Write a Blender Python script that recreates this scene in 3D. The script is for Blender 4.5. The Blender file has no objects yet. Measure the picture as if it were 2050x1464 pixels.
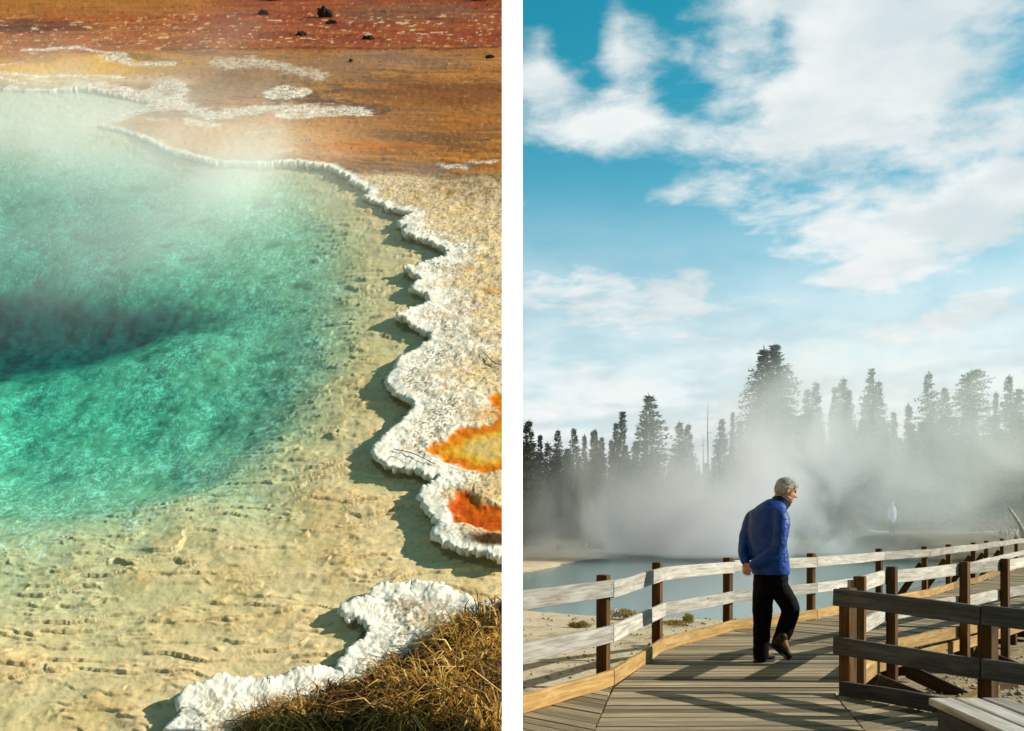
import bpy, bmesh, math, random
import numpy as np
from mathutils import Vector, Matrix, Quaternion

random.seed(7)
RNG = np.random.default_rng(7)
SC = bpy.context.scene
COL = SC.collection
R = math.radians

# ------------------------------------------------------------------ camera, sun, view
FPX, CX, HY, CAMZ = 1900.0, 1025.0, 1048.0, 1.4      # focal length, centre and horizon of a 2050 x 1464 picture
cam_data = bpy.data.cameras.new('camera')
cam = bpy.data.objects.new('camera', cam_data)
COL.objects.link(cam)
cam.location = (0, 0, CAMZ)
cam.rotation_euler = (R(90), 0, 0)
cam_data.sensor_width = 36.0
cam_data.sensor_fit = 'HORIZONTAL'
cam_data.lens = FPX / 2050.0 * 36.0
cam_data.shift_y = (HY - 732.0) / 2050.0
cam_data.clip_start = 0.05
cam_data.clip_end = 3000
SC.camera = cam

SUN_EL, SUN_AZ = 28.0, 94.0                          # azimuth clockwise from +Y
SUN = Vector((math.sin(R(SUN_AZ)) * math.cos(R(SUN_EL)), math.cos(R(SUN_AZ)) * math.cos(R(SUN_EL)), math.sin(R(SUN_EL))))
ld = bpy.data.lights.new('sun', 'SUN')
ld.energy = 5.0
ld.angle = R(0.5)
ld.color = (1.0, 0.94, 0.84)
lo = bpy.data.objects.new('sun', ld)
lo.rotation_mode = 'QUATERNION'
lo.rotation_quaternion = SUN.to_track_quat('Z', 'Y')
lo.location = (30, 0, 30)
COL.objects.link(lo)

SC.view_settings.view_transform = 'Standard'
SC.view_settings.look = 'None'
SC.view_settings.exposure = 0.55
SC.view_settings.gamma = 1.0
SC.view_settings.use_curve_mapping = False
SC.render.engine = 'CYCLES'
cy = SC.cycles
cy.max_bounces = 5
cy.diffuse_bounces = 2
cy.glossy_bounces = 2
cy.transmission_bounces = 2
cy.transparent_max_bounces = 10
cy.volume_bounces = 4
cy.volume_step_rate = 1.0
cy.volume_max_steps = 96
cy.use_adaptive_sampling = True
cy.adaptive_threshold = 0.02
cy.use_denoising = True


def P(px, py, D):
    """World point seen at a pixel of the picture at depth D."""
    return Vector(((px - CX) / FPX * D, D, CAMZ + (HY - py) / FPX * D))


def PX(px, D, z):
    return Vector(((px - CX) / FPX * D, D, z))


# ------------------------------------------------------------------ object helpers
def tag(o, label=None, cat=None, group=None, kind=None):
    if label: o['label'] = label
    if cat: o['category'] = cat
    if group: o['group'] = group
    if kind: o['kind'] = kind
    return o


def empty(name, loc=(0, 0, 0)):
    o = bpy.data.objects.new(name, None)
    o.empty_display_size = 0.2
    o.location = loc
    COL.objects.link(o)
    return o


def link(name, me, mat=None, parent=None, smooth=False):
    o = bpy.data.objects.new(name, me)
    COL.objects.link(o)
    if mat is not None:
        me.materials.append(mat)
    if parent is not None:
        o.parent = parent
        o.matrix_parent_inverse = Matrix.Translation(parent.location).inverted()
    if smooth:
        me.polygons.foreach_set('use_smooth', [True] * len(me.polygons))
    return o


def bm_obj(name, bm, mat=None, parent=None, smooth=False):
    me = bpy.data.meshes.new(name)
    bm.to_mesh(me)
    bm.free()
    return link(name, me, mat, parent, smooth)


def new_bm():
    bm = bmesh.new()
    bm.loops.layers.uv.new('UVMap')
    bm.loops.layers.float_color.new('Tone')
    return bm


def beam(bm, p0, p1, w, h, up=Vector((0, 0, 1)), tone=None, off=None):
    """A timber from p0 to p1: w across, h along 'up'; UV runs along the grain in metres."""
    uvl = bm.loops.layers.uv['UVMap']
    cl = bm.loops.layers.float_color['Tone']
    p0, p1 = Vector(p0), Vector(p1)
    d = (p1 - p0)
    L = d.length
    d.normalize()
    s = d.cross(up)
    if s.length < 1e-6:
        s = Vector((1, 0, 0))
    s.normalize()
    u = s.cross(d).normalized()
    ou, ov = random.uniform(0, 50), random.uniform(0, 50)
    t = random.random() if tone is None else tone
    vs = []
    for q in (p0, p1):
        for a, b in ((-1, -1), (1, -1), (1, 1), (-1, 1)):
            vs.append(bm.verts.new(q + s * (a * w / 2) + u * (b * h / 2)))
    faces = [((0, 1, 2, 3), 'e'), ((7, 6, 5, 4), 'e'), ((0, 4, 5, 1), 's'), ((1, 5, 6, 2), 'u'), ((2, 6, 7, 3), 's'), ((3, 7, 4, 0), 'u')]
    for idx, kind in faces:
        f = bm.faces.new([vs[i] for i in idx])
        for lp in f.loops:
            r = lp.vert.co - p0
            if kind == 'e':
                uv = (ou + r.dot(s) * 0.5, ov + r.dot(u))
            elif kind == 's':
                uv = (ou + r.dot(d), ov + 7 + r.dot(s))
            else:
                uv = (ou + r.dot(d), ov + r.dot(u))
            lp[uvl].uv = uv
            lp[cl] = (t, t, t, 1)
    return vs


def timber(name, p0, p1, w, h, mat, parent, up=Vector((0, 0, 1)), bevel=0.006, warp=0.0):
    bm = new_bm()
    beam(bm, p0, p1, w, h, up)
    if warp:
        bmesh.ops.subdivide_edges(bm, edges=[e for e in bm.edges if e.calc_length() > 0.5], cuts=5, use_grid_fill=True)
        ph = random.uniform(0, 6)
        q0 = Vector(p0); d = (Vector(p1) - q0); L = d.length; d.normalize()
        for v in bm.verts:
            t = (v.co - q0).dot(d) / L
            v.co.z += warp * math.sin(t * 5 + ph) * 0.6 + warp * 0.4 * math.sin(t * 11 + ph * 2)
    o = bm_obj(name, bm, mat, parent)
    if bevel:
        m = o.modifiers.new('bevel', 'BEVEL')
        m.width = bevel
        m.segments = 2
        m.limit_method = 'ANGLE'
    return o


def mesh_np(name, co, faces, mat=None, parent=None, smooth=False, cols=None):
    """A mesh from numpy arrays; faces all of one size."""
    me = bpy.data.meshes.new(name)
    n, k = faces.shape
    me.vertices.add(len(co))
    me.vertices.foreach_set('co', np.ascontiguousarray(co, dtype=np.float32).ravel())
    me.loops.add(n * k)
    me.loops.foreach_set('vertex_index', np.ascontiguousarray(faces, dtype=np.int32).ravel())
    me.polygons.add(n)
    me.polygons.foreach_set('loop_start', np.arange(0, n * k, k, dtype=np.int32))
    me.polygons.foreach_set('loop_total', np.full(n, k, dtype=np.int32))
    me.update(calc_edges=True)
    if cols:
        for nm, arr in cols.items():
            a = me.color_attributes.new(nm, 'FLOAT_COLOR', 'POINT')
            c4 = np.ones((len(co), 4), dtype=np.float32)
            c4[:, :3] = arr
            a.data.foreach_set('color', c4.ravel())
    return link(name, me, mat, parent, smooth)


# ------------------------------------------------------------------ numpy noise
_PT = np.random.default_rng(99).permutation(4096).astype(np.int32)
_PT = np.concatenate([_PT, _PT])
_GA = np.random.default_rng(98).random(4096) * 2 * np.pi
_GX, _GY = np.cos(_GA).astype(np.float32), np.sin(_GA).astype(np.float32)
_RV = np.random.default_rng(97).random(4096).astype(np.float32)


def _hash(ix, iy, seed):
    return _PT[_PT[(ix + seed * 131) & 4095] + (iy & 4095)]


def perlin(x, y, seed=0):
    x = np.asarray(x, dtype=np.float32); y = np.asarray(y, dtype=np.float32)
    xf = np.floor(x); yf = np.floor(y)
    fx = x - xf; fy = y - yf
    ix = xf.astype(np.int32) + seed * 131; iy = yf.astype(np.int32) & 4095
    iy1 = (iy + 1) & 4095
    p0 = _PT[ix & 4095]; p1 = _PT[(ix + 1) & 4095]
    h00 = _PT[p0 + iy]; h10 = _PT[p1 + iy]; h01 = _PT[p0 + iy1]; h11 = _PT[p1 + iy1]
    sx = fx * fx * fx * (fx * (fx * 6 - 15) + 10)
    sy = fy * fy * fy * (fy * (fy * 6 - 15) + 10)
    n00 = _GX[h00] * fx + _GY[h00] * fy
    n10 = _GX[h10] * (fx - 1) + _GY[h10] * fy
    n01 = _GX[h01] * fx + _GY[h01] * (fy - 1)
    n11 = _GX[h11] * (fx - 1) + _GY[h11] * (fy - 1)
    a = n00 + sx * (n10 - n00); b = n01 + sx * (n11 - n01)
    return (a + sy * (b - a)) * np.float32(1.5)


def fbm(x, y, oct=4, seed=0, gain=0.5):
    s = 0; a = 1.0; t = 0
    for i in range(oct):
        s = s + a * perlin(x * 2 ** i + 13.7 * i, y * 2 ** i - 7.3 * i, seed + i * 17)
        t += a
        a *= gain
    return s / t


def worley(x, y, seed=0):
    x = np.asarray(x, dtype=np.float32); y = np.asarray(y, dtype=np.float32)
    x0 = np.floor(x).astype(np.int32); y0 = np.floor(y).astype(np.int32)
    best = np.full(x.shape, 9.0, dtype=np.float32)
    for dx in (-1, 0, 1):
        for dy in (-1, 0, 1):
            cx_ = x0 + dx; cy_ = y0 + dy
            h = _hash(cx_, cy_, seed)
            px = cx_ + _RV[h]
            py = cy_ + _RV[(h * 7 + 13) & 4095]
            best = np.minimum(best, np.hypot(px - x, py - y))
    return best, best


def sstep(a, b, x):
    t = np.clip((x - a) / (b - a), 0, 1)
    return t * t * (3 - 2 * t)


def seg_dist(x, y, pts, closed=False, vec=False):
    d = np.full(x.shape, 1e9)
    vx = np.zeros(x.shape); vy = np.zeros(x.shape)
    n = len(pts)
    for i in range(n if closed else n - 1):
        ax, ay = pts[i]; bx, by = pts[(i + 1) % n]
        ex, ey = bx - ax, by - ay
        t = np.clip(((x - ax) * ex + (y - ay) * ey) / (ex * ex + ey * ey + 1e-12), 0, 1)
        qx = x - ax - t * ex; qy = y - ay - t * ey
        q = np.hypot(qx, qy)
        if vec:
            k = q < d
            vx = np.where(k, qx, vx); vy = np.where(k, qy, vy)
        d = np.minimum(d, q)
    return (d, vx, vy) if vec else d


def inside(x, y, pts):
    r = np.zeros(x.shape, dtype=bool)
    n = len(pts)
    for i in range(n):
        ax, ay = pts[i]; bx, by = pts[(i + 1) % n]
        if ay == by:
            continue
        c = ((ay > y) != (by > y)) & (x < (bx - ax) * (y - ay) / (by - ay) + ax)
        r ^= c
    return r


# ------------------------------------------------------------------ node helpers
class NT:
    def __init__(self, tree):
        self.t = tree
        self.n = tree.nodes
        self.l = tree.links

    def node(self, typ, **kw):
        nd = self.n.new(typ)
        for k, v in kw.items():
            if k.startswith('i_'):
                nd.inputs[k[2:].replace('_', ' ')].default_value = v
            else:
                setattr(nd, k, v)
        return nd

    def put(self, sock, val):
        if hasattr(val, 'is_output') or hasattr(val, 'links'):
            self.l.new(val, sock)
        else:
            sock.default_value = val

    def math(self, op, a, b=None, c=None, clamp=False):
        nd = self.n.new('ShaderNodeMath')
        nd.operation = op
        nd.use_clamp = clamp
        for i, v in enumerate((a, b, c)):
            if v is not None:
                self.put(nd.inputs[i], v)
        return nd.outputs[0]

    def vmath(self, op, a, b=None):
        nd = self.n.new('ShaderNodeVectorMath')
        nd.operation = op
        self.put(nd.inputs[0], a)
        if b is not None:
            self.put(nd.inputs[1], b)
        return nd.outputs[0]

    def mix(self, f, a, b, blend='MIX'):
        nd = self.n.new('ShaderNodeMix')
        nd.data_type = 'RGBA'
        nd.blend_type = blend
        nd.clamp_factor = True
        self.put(nd.inputs[0], f)
        for s, v in ((nd.inputs[6], a), (nd.inputs[7], b)):
            if isinstance(v, tuple) and len(v) == 3:
                v = (*v, 1)
            self.put(s, v)
        return nd.outputs[2]

    def ramp(self, f, stops):
        nd = self.n.new('ShaderNodeValToRGB')
        el = nd.color_ramp.elements
        while len(el) < len(stops):
            el.new(0.5)
        for e, (p, c) in zip(el, stops):
            e.position = p
            e.color = (*c, 1) if len(c) == 3 else c
        self.put(nd.inputs[0], f)
        return nd.outputs[0]

    def smooth(self, x, a, b):
        nd = self.n.new('ShaderNodeMapRange')
        nd.interpolation_type = 'SMOOTHSTEP'
        self.put(nd.inputs[0], x)
        nd.inputs[1].default_value = a
        nd.inputs[2].default_value = b
        return nd.outputs[0]

    def noise(self, vec, scale, detail=4, rough=0.55, dist=0.0, dim='3D'):
        nd = self.n.new('ShaderNodeTexNoise')
        nd.noise_dimensions = dim
        self.put(nd.inputs['Vector'], vec)
        nd.inputs['Scale'].default_value = scale
        nd.inputs['Detail'].default_value = detail
        nd.inputs['Roughness'].default_value = rough
        nd.inputs['Distortion'].default_value = dist
        return nd.outputs[0]

    def mapping(self, vec, loc=(0, 0, 0), rot=(0, 0, 0), scale=(1, 1, 1)):
        nd = self.n.new('ShaderNodeMapping')
        self.put(nd.inputs[0], vec)
        nd.inputs[1].default_value = loc
        nd.inputs[2].default_value = rot
        nd.inputs[3].default_value = scale
        return nd.outputs[0]

    def bump(self, h, strength=0.4, dist=0.01, normal=None):
        nd = self.n.new('ShaderNodeBump')
        nd.inputs['Strength'].default_value = strength
        nd.inputs['Distance'].default_value = dist
        self.put(nd.inputs['Height'], h)
        if normal is not None:
            self.put(nd.inputs['Normal'], normal)
        return nd.outputs[0]


def material(name):
    m = bpy.data.materials.new(name)
    m.use_nodes = True
    t = NT(m.node_tree)
    b = m.node_tree.nodes['Principled BSDF']
    b.inputs['Specular IOR Level'].default_value = 0.3
    return m, t, b


def wood(name, base, dark, light, knots=(0.05, 0.035, 0.02), rough=0.8, tone_amt=0.35, grain=1.0, spec=0.15):
    m, t, b = material(name)
    uv = t.node('ShaderNodeUVMap').outputs[0]
    tone = t.node('ShaderNodeVertexColor', layer_name='Tone').outputs[0]
    warp = t.noise(uv, 1.3, 2, 0.5)
    v1 = t.mapping(uv, scale=(1.2, 26 * grain, 1))
    v1 = t.vmath('ADD', v1, t.vmath('MULTIPLY', warp, (0.0, 0, 0)))
    n1 = t.noise(v1, 2.0, 6, 0.65, 0.6)
    n2 = t.noise(t.mapping(uv, scale=(0.8, 5, 1)), 2.2, 4, 0.6, 0.4)
    n3 = t.noise(t.mapping(uv, scale=(6, 160 * grain, 1)), 1.0, 3, 0.7)
    c = t.mix(t.smooth(n1, 0.34, 0.66), dark, base)
    c = t.mix(t.math('MULTIPLY', t.smooth(n2, 0.45, 0.72), 0.8), c, light)
    c = t.mix(t.math('MULTIPLY', t.smooth(n3, 0.55, 0.8), 0.45), c, dark)
    vo = t.node('ShaderNodeTexVoronoi', feature='F1')
    t.put(vo.inputs['Vector'], t.mapping(uv, scale=(2.3, 5.5, 1)))
    vo.inputs['Scale'].default_value = 1.0
    kn = t.math('SUBTRACT', 1.0, t.smooth(vo.outputs['Distance'], 0.05, 0.14))
    sep = t.node('ShaderNodeSeparateColor')
    t.put(sep.inputs[0], vo.outputs['Color'])
    kn = t.math('MULTIPLY', kn, t.math('GREATER_THAN', sep.outputs[0], 0.62))
    c = t.mix(t.math('MULTIPLY', kn, 0.85), c, knots)
    ts = t.node('ShaderNodeSeparateColor')
    t.put(ts.inputs[0], tone)
    f = t.math('ADD', 1 - tone_amt * 0.5, t.math('MULTIPLY', t.math('SUBTRACT', ts.outputs[0], 0.5), tone_amt * 2))
    mul = t.node('ShaderNodeCombineColor')
    for i in range(3):
        t.put(mul.inputs[i], f)
    c = t.mix(1.0, c, mul.outputs[0], 'MULTIPLY')
    t.put(b.inputs['Base Color'], c)
    b.inputs['Roughness'].default_value = rough
    b.inputs['Specular IOR Level'].default_value = spec
    hgt = t.math('ADD', t.math('MULTIPLY', n1, 0.7), t.math('MULTIPLY', n3, 0.5))
    t.put(b.inputs['Normal'], t.bump(hgt, 0.6, 0.006))
    return m


def speckled(name, ca, cb, scale=6, rough=0.85, bump=0.4, bdist=0.02, coord='Object', cc=None, spec=0.15):
    m, t, b = material(name)
    tc = t.node('ShaderNodeTexCoord').outputs[coord]
    n = t.noise(tc, scale, 6, 0.62)
    c = t.mix(t.smooth(n, 0.35, 0.65), ca, cb)
    if cc:
        n2 = t.noise(tc, scale * 7, 3, 0.6)
        c = t.mix(t.smooth(n2, 0.55, 0.7), c, cc)
    t.put(b.inputs['Base Color'], c)
    b.inputs['Roughness'].default_value = rough
    b.inputs['Specular IOR Level'].default_value = spec
    t.put(b.inputs['Normal'], t.bump(t.noise(tc, scale * 5, 5, 0.65), bump, bdist))
    return m
# ------------------------------------------------------------------ sky
w = bpy.data.worlds.new('World')
SC.world = w
w.use_nodes = True
wt = NT(w.node_tree)
bg = w.node_tree.nodes['Background']
sky = wt.node('ShaderNodeTexSky', sky_type='NISHITA')
sky.sun_disc = False
sky.sun_elevation = R(SUN_EL)
sky.sun_rotation = R(SUN_AZ)
sky.altitude = 2200
sky.air_density = 1.0
sky.dust_density = 0.6
sky.ozone_density = 2.0
STR = 0.06
bg.inputs['Strength'].default_value = STR
gen = wt.node('ShaderNodeTexCoord').outputs['Generated']
sp = wt.node('ShaderNodeSeparateXYZ')
wt.put(sp.inputs[0], gen)
dx, dy, dz = sp.outputs
az = wt.math('ARCTAN2', dx, dy)                      # azimuth from the view axis, to the right
hz = wt.math('SQRT', wt.math('ADD', wt.math('MULTIPLY', dx, dx), wt.math('MULTIPLY', dy, dy)))
el = wt.math('ARCTAN2', dz, hz)

# cloud deck: direction projected onto a flat layer overhead
zz = wt.math('ADD', wt.math('MAXIMUM', dz, 0.0), 0.16)
cmb = wt.node('ShaderNodeCombineXYZ')
wt.put(cmb.inputs[0], wt.math('DIVIDE', dx, zz))
wt.put(cmb.inputs[1], wt.math('DIVIDE', dy, zz))
cmb.inputs[2].default_value = 3.7
cv = cmb.outputs[0]
wv = wt.node('ShaderNodeTexNoise')
wt.put(wv.inputs['Vector'], cv)
wv.inputs['Scale'].default_value = 2.2
wv.inputs['Detail'].default_value = 4
warpv = wt.vmath('MULTIPLY', wt.vmath('SUBTRACT', wv.outputs['Color'], (0.5, 0.5, 0.5)), (0.16, 0.16, 0.0))
cvw = wt.vmath('ADD', cv, warpv)
n_big = wt.noise(cvw, 3.1, 10, 0.58)
n_fine = wt.noise(cvw, 7.0, 6, 0.6)

def dir_of(px, py):
    a = math.atan2((px - CX) / FPX, 1.0)
    e = math.atan2((HY - py) / FPX, math.hypot(1, (px - CX) / FPX))
    return a, e

blobs = [  # cloud banks (+) and clear holes (-), each a soft patch of sky
    (1720, 150, 200, 200, .34), (1930, 300, 130, 240, .28), (1190, 265, 90, 34, .38), (1085, 150, 60, 60, .30),
    (1245, 110, 50, 95, .34), (1230, 60, 60, 40, .12), (1490, 35, 80, 50, .36), (1447, 152, 40, 24, .40), (1360, 375, 60, 28, .34),
    (1440, 415, 80, 30, .34), (1460, 365, 26, 26, .22), (1560, 470, 120, 50, .16),
    (1590, 300, 70, 80, .22), (1760, 480, 200, 60, .30), (1900, 430, 160, 50, .24), (1250, 610, 150, 45, .14), (1330, 590, 120, 40, .12),
    (1100, 560, 80, 20, .12), (1330, 500, 60, 14, .16), (1180, 470, 40, 12, .16), (1130, 330, 30, 14, .14), (1400, 300, 24, 30, .14), (1290, 210, 40, 40, .12), (1350, 260, 18, 14, .16), (1210, 540, 60, 16, .12), (1180, 355, 50, 16, .12),
    (1850, 570, 160, 40, .22), (1700, 540, 120, 40, .18), (1950, 640, 140, 30, .16), (1600, 110, 50, 60, .22), (1720, 330, 90, 40, .20), (1120, 210, 60, 30, .10), (1090, 90, 30, 30, .12),
    (1650, 560, 260, 40, .10), (1600, 680, 500, 60, .20), (1100, 690, 200, 50, .12),
    (1165, 75, 40, 70, -.44), (1200, 160, 44, 44, -.34), (1370, 235, 60, 70, -.30), (1300, 330, 150, 40, -.34), (1120, 490, 140, 60, -.26),
    (1110, 370, 110, 60, -.26), (1240, 450, 110, 40, -.20), (1470, 300, 60, 60, -.18), (1560, 60, 20, 60, -.2), (2030, 30, 40, 40, -.18), (1560, 400, 30, 20, -.16),
    (1620, 330, 16, 30, -.1), (1330, 150, 30, 40, -.1), (1500, 225, 40, 40, -.12),
]
# the banks are summed on a grid of directions and stored as a few products of an azimuth curve and an elevation curve
NA, NE = 28, 28
A0, A1, E0, E1 = R(-6), R(36), R(0), R(34)
ga, ge = np.linspace(A0, A1, NA), np.linspace(E0, E1, NE)
bias = np.zeros((NE, NA))
for px, py, sx, sy, wgt in blobs:
    a0, e0 = dir_of(px, py)
    bias += wgt * np.exp(-((ga[None, :] - a0) * FPX / (sx * 1.15)) ** 2 - ((ge[:, None] - e0) * FPX * 1.12 / (sy * 1.15)) ** 2)
bias *= (np.clip((ga - A0) / R(3), 0, 1) * np.clip((A1 - ga) / R(3), 0, 1))[None, :]
bias *= np.clip((E1 - ge) / R(2), 0, 1)[:, None]
uu_, ss_, vv_ = np.linalg.svd(bias)
fa = wt.math('DIVIDE', wt.math('SUBTRACT', az, A0), A1 - A0, clamp=True)
fe = wt.math('DIVIDE', wt.math('SUBTRACT', el, E0), E1 - E0, clamp=True)


def curves(f, tab):
    lo_, hi_ = tab.min(1), tab.max(1)
    nrm = (tab - lo_[:, None]) / (hi_ - lo_ + 1e-9)[:, None]
    o_ = wt.ramp(f, [(i / (tab.shape[1] - 1), tuple(float(nrm[k, i]) for k in range(3))) for i in range(tab.shape[1])])
    nd = wt.node('ShaderNodeVectorMath', operation='MULTIPLY_ADD')
    wt.put(nd.inputs[0], o_)
    nd.inputs[1].default_value = [float(v) for v in hi_ - lo_]
    nd.inputs[2].default_value = [float(v) for v in lo_]
    return nd.outputs[0]


acc = None
for k in (0, 3, 6):
    ca_ = curves(fa, vv_[k:k + 3] * np.sqrt(ss_[k:k + 3])[:, None])
    ce_ = curves(fe, (uu_[:, k:k + 3] * np.sqrt(ss_[k:k + 3])[None, :]).T)
    nd = wt.node('ShaderNodeVectorMath', operation='DOT_PRODUCT')
    wt.put(nd.inputs[0], ca_)
    wt.put(nd.inputs[1], ce_)
    acc = nd.outputs['Value'] if acc is None else wt.math('ADD', acc, nd.outputs['Value'])
dens = wt.math('ADD', wt.math('ADD', wt.math('MULTIPLY_ADD', n_big, 1.95, -.485), wt.math('MULTIPLY', acc, .78)), wt.math('MULTIPLY', wt.math('SUBTRACT', n_fine, 0.5), 0.42))
cover = wt.smooth(dens, 0.42, 0.86)
lowv = wt.smooth(el, R(21), R(6))                   # thin veil of cloud low in the sky
veil = wt.math('MULTIPLY', lowv, 0.92)
front = wt.smooth(dy, -0.1, 0.5)
cover = wt.math('MAXIMUM', cover, wt.math('MULTIPLY', veil, wt.math('ADD', 0.58, wt.math('MULTIPLY', n_big, 0.95))))
cover = wt.math('MULTIPLY', cover, wt.math('ADD', 0.06, wt.math('MULTIPLY', front, 0.94)), clamp=True)  # clouds thinned behind the camera, also to lower the fill light
tint = wt.mix(wt.smooth(el, R(7), R(30)), (1.7, 2.6, 2.0), (0.26, 2.35, 1.85))
blue = wt.mix(1.0, sky.outputs[0], tint, 'MULTIPLY')
blue = wt.mix(wt.smooth(dy, -0.25, 0.35), wt.mix(1.0, blue, (.40, .40, .40), 'MULTIPLY'), blue)   # sky behind the camera dimmed to weaken the fill light
# inside the clouds: brighter crests, greyer thick bellies
thick = wt.smooth(dens, 0.70, 1.05)
n_in = wt.noise(cvw, 3.4, 6, 0.55)
gl = wt.math('MULTIPLY', wt.smooth(n_in, 0.36, 0.62), 1.0)
CB = 1.0 / STR
ccol = wt.mix(gl, tuple(CB * c for c in (0.44, 0.51, 0.53)), tuple(CB * c for c in (0.62, 0.64, 0.635)))
ccol = wt.mix(wt.math('MULTIPLY', thick, 0.35), ccol, tuple(CB * c for c in (0.52, 0.57, 0.58)))
skyc = wt.mix(cover, blue, ccol)
wt.put(bg.inputs['Color'], skyc)
# ------------------------------------------------------------------ the thermal slope: terrain, pool, water
TAU = math.atan2(1398.0, FPX)
HL = 2.5
sT, cT = math.sin(TAU), math.cos(TAU)
FOOT = Vector((0, HL * sT, CAMZ - HL * cT))
SLOPE = Matrix.Translation(FOOT) @ Matrix.Rotation(TAU, 4, 'X')


def uv_of(x, y):
    k = (HY - y) / FPX
    t = HL / (sT - cT * k)
    return (x - CX) / FPX * t, t * cT + k * t * sT


def slope_pt(x, y, w=0.0):
    u, v = uv_of(x, y)
    return SLOPE @ Vector((u, v, w))


POOL = [(-900, 176), (0, 178), (100, 182), (170, 179), (215, 188), (300, 206), (285, 216), (255, 226), (225, 238), (195, 250), (250, 262),
        (300, 285), (330, 300), (380, 318), (430, 330), (520, 332), (600, 330), (660, 338), (673, 345), (708, 361), (703, 365), (745, 386),
        (729, 398), (772, 413), (769, 418), (827, 437), (797, 454), (818, 462), (806, 473), (837, 483), (870, 495), (901, 514), (894, 522),
        (811, 545), (850, 567), (835, 577), (826, 585), (861, 599), (865, 610), (796, 638), (831, 659), (867, 675), (863, 691), (828, 713),
        (808, 723), (780, 775), (803, 802), (841, 821), (816, 854), (770, 890), (752, 916), (779, 941), (836, 952), (890, 969), (851, 992),
        (852, 1015), (885, 1057), (875, 1074), (892, 1097), (934, 1113), (1005, 1126), (1060, 1135), (1060, 1212), (1005, 1219), (971, 1225),
        (946, 1227), (926, 1208), (881, 1188), (852, 1180), (826, 1183), (788, 1177), (759, 1185), (749, 1204), (707, 1216), (691, 1225),
        (707, 1241), (733, 1249), (752, 1256), (752, 1278), (730, 1293), (711, 1307), (698, 1330), (688, 1348), (640, 1349), (595, 1360),
        (543, 1377), (505, 1378), (479, 1373), (440, 1372), (408, 1386), (382, 1398), (371, 1414), (379, 1436), (369, 1449), (353, 1464),
        (320, 1560), (-900, 1560)]
VENT = [(-900, 745), (0, 724), (100, 702), (200, 690), (320, 660), (450, 632), (560, 606), (585, 590), (575, 560), (520, 535), (420, 505),
        (250, 480), (100, 462), (-900, 445)]
ORANGE1 = [(1060, 790), (1005, 795), (965, 800), (990, 825), (992, 842), (975, 855), (910, 868), (868, 896), (850, 912), (870, 930), (920, 948), (955, 962), (1005, 955), (1060, 950)]
ORANGE2 = [(889, 1020), (905, 1000), (920, 993), (945, 992), (965, 1012), (1005, 1022), (1060, 1025), (1060, 1085), (1005, 1082), (945, 1076), (915, 1060)]
GRASSY = [(1060, 1215), (1008, 1226), (965, 1240), (925, 1256), (892, 1284), (850, 1318), (800, 1340), (760, 1368), (715, 1388), (660, 1402), (615, 1422), (560, 1440),
          (510, 1456), (480, 1480), (440, 1560), (1060, 1560)]

xs = np.concatenate([np.arange(-620, -40, 14.0), np.arange(-40, 1024, 2.0), [1025.0]])
ys = np.concatenate([np.arange(-240, -24, 6.0), np.arange(-24, 1490, 2.0), np.arange(1490, 1560, 6.0)])
GX, GY = np.meshgrid(xs, ys)
U, V = uv_of(GX, GY)
pool_uv = [uv_of(*p) for p in POOL]
# ragged little scallops along the crust
ju = fbm(U * 16, V * 16, 3, 3) * 0.022 + perlin(U * 48, V * 48, 5) * 0.007
jv = fbm(U * 16, V * 16, 3, 11) * 0.030 + perlin(U * 48, V * 48, 6) * 0.008
UW, VW = U + ju, V + jv
ins = inside(UW, VW, pool_uv)
dist, nvx, nvy = seg_dist(UW, VW, pool_uv, True, True)
sd = np.where(ins, -dist, dist)

# pool depth
ctl = [(60, 740, .9), (0, 800, .85), (400, 770, .75), (250, 770, .85), (60, 850, .75), (100, 930, .55), (300, 900, .62), (430, 830, .55), (500, 720, .62),
       (600, 690, .46), (700, 690, .30), (640, 800, .22), (520, 900, .15), (350, 1000, .14), (150, 1050, .18), (0, 1080, .20), (100, 1180, .16), (300, 1150, .09),
       (0, 1300, .07), (500, 1100, .07), (700, 1000, .07), (300, 1350, .07), (700, 1150, .06), (860, 1150, .06), (560, 1300, .06), (-300, 1300, .08), (-300, 1000, .3), (-300, 600, .9), (-300, 800, .8),
       (400, 450, .7), (300, 400, .55), (150, 420, .8), (0, 400, .85), (500, 420, .38), (650, 400, .20), (400, 350, .16), (200, 320, .26), (0, 310, .22),
       (100, 240, .06), (0, 215, .03), (250, 222, .03), (120, 205, .03), (610, 470, .50), (680, 500, .34), (740, 560, .22), (700, 600, .34), (640, 620, .45), (760, 480, .12), (740, 740, .2), (790, 600, .22), (560, 640, .6), (780, 840, .12), (780, 690, .26), (740, 430, .12)]
num = np.zeros_like(U); den = np.zeros_like(U)
for cx_, cy_, dd in ctl:
    r2 = (GX - cx_) ** 2 + ((GY - cy_) * 1.5) ** 2 + 2500
    wgt = 1 / r2 ** 1.7
    num += wgt * dd; den += wgt
depth = num / den
vent_uv = [uv_of(*p) for p in VENT]
vw_u = U + fbm(U * 3, V * 3, 3, 31) * 0.10; vw_v = V + fbm(U * 3, V * 3, 3, 37) * 0.10
vin = inside(vw_u, vw_v, vent_uv); vd = seg_dist(vw_u, vw_v, vent_uv, True)
ventm = np.where(vin, sstep(0, 1.0, vd), 0) * sstep(370, 500, GY + 30 * fbm(U * 2, V * 2, 3, 35))
depth = depth * 0.31 + ventm * 0.26 * (.6 + .4 * sstep(700, 560, GY))
cap = .034 + (.10 + .40 * sstep(780, 180, GX + 60 * fbm(U * 1.5, V * 1.5, 3, 33))) * np.clip(dist - .15, 0, None)
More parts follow.
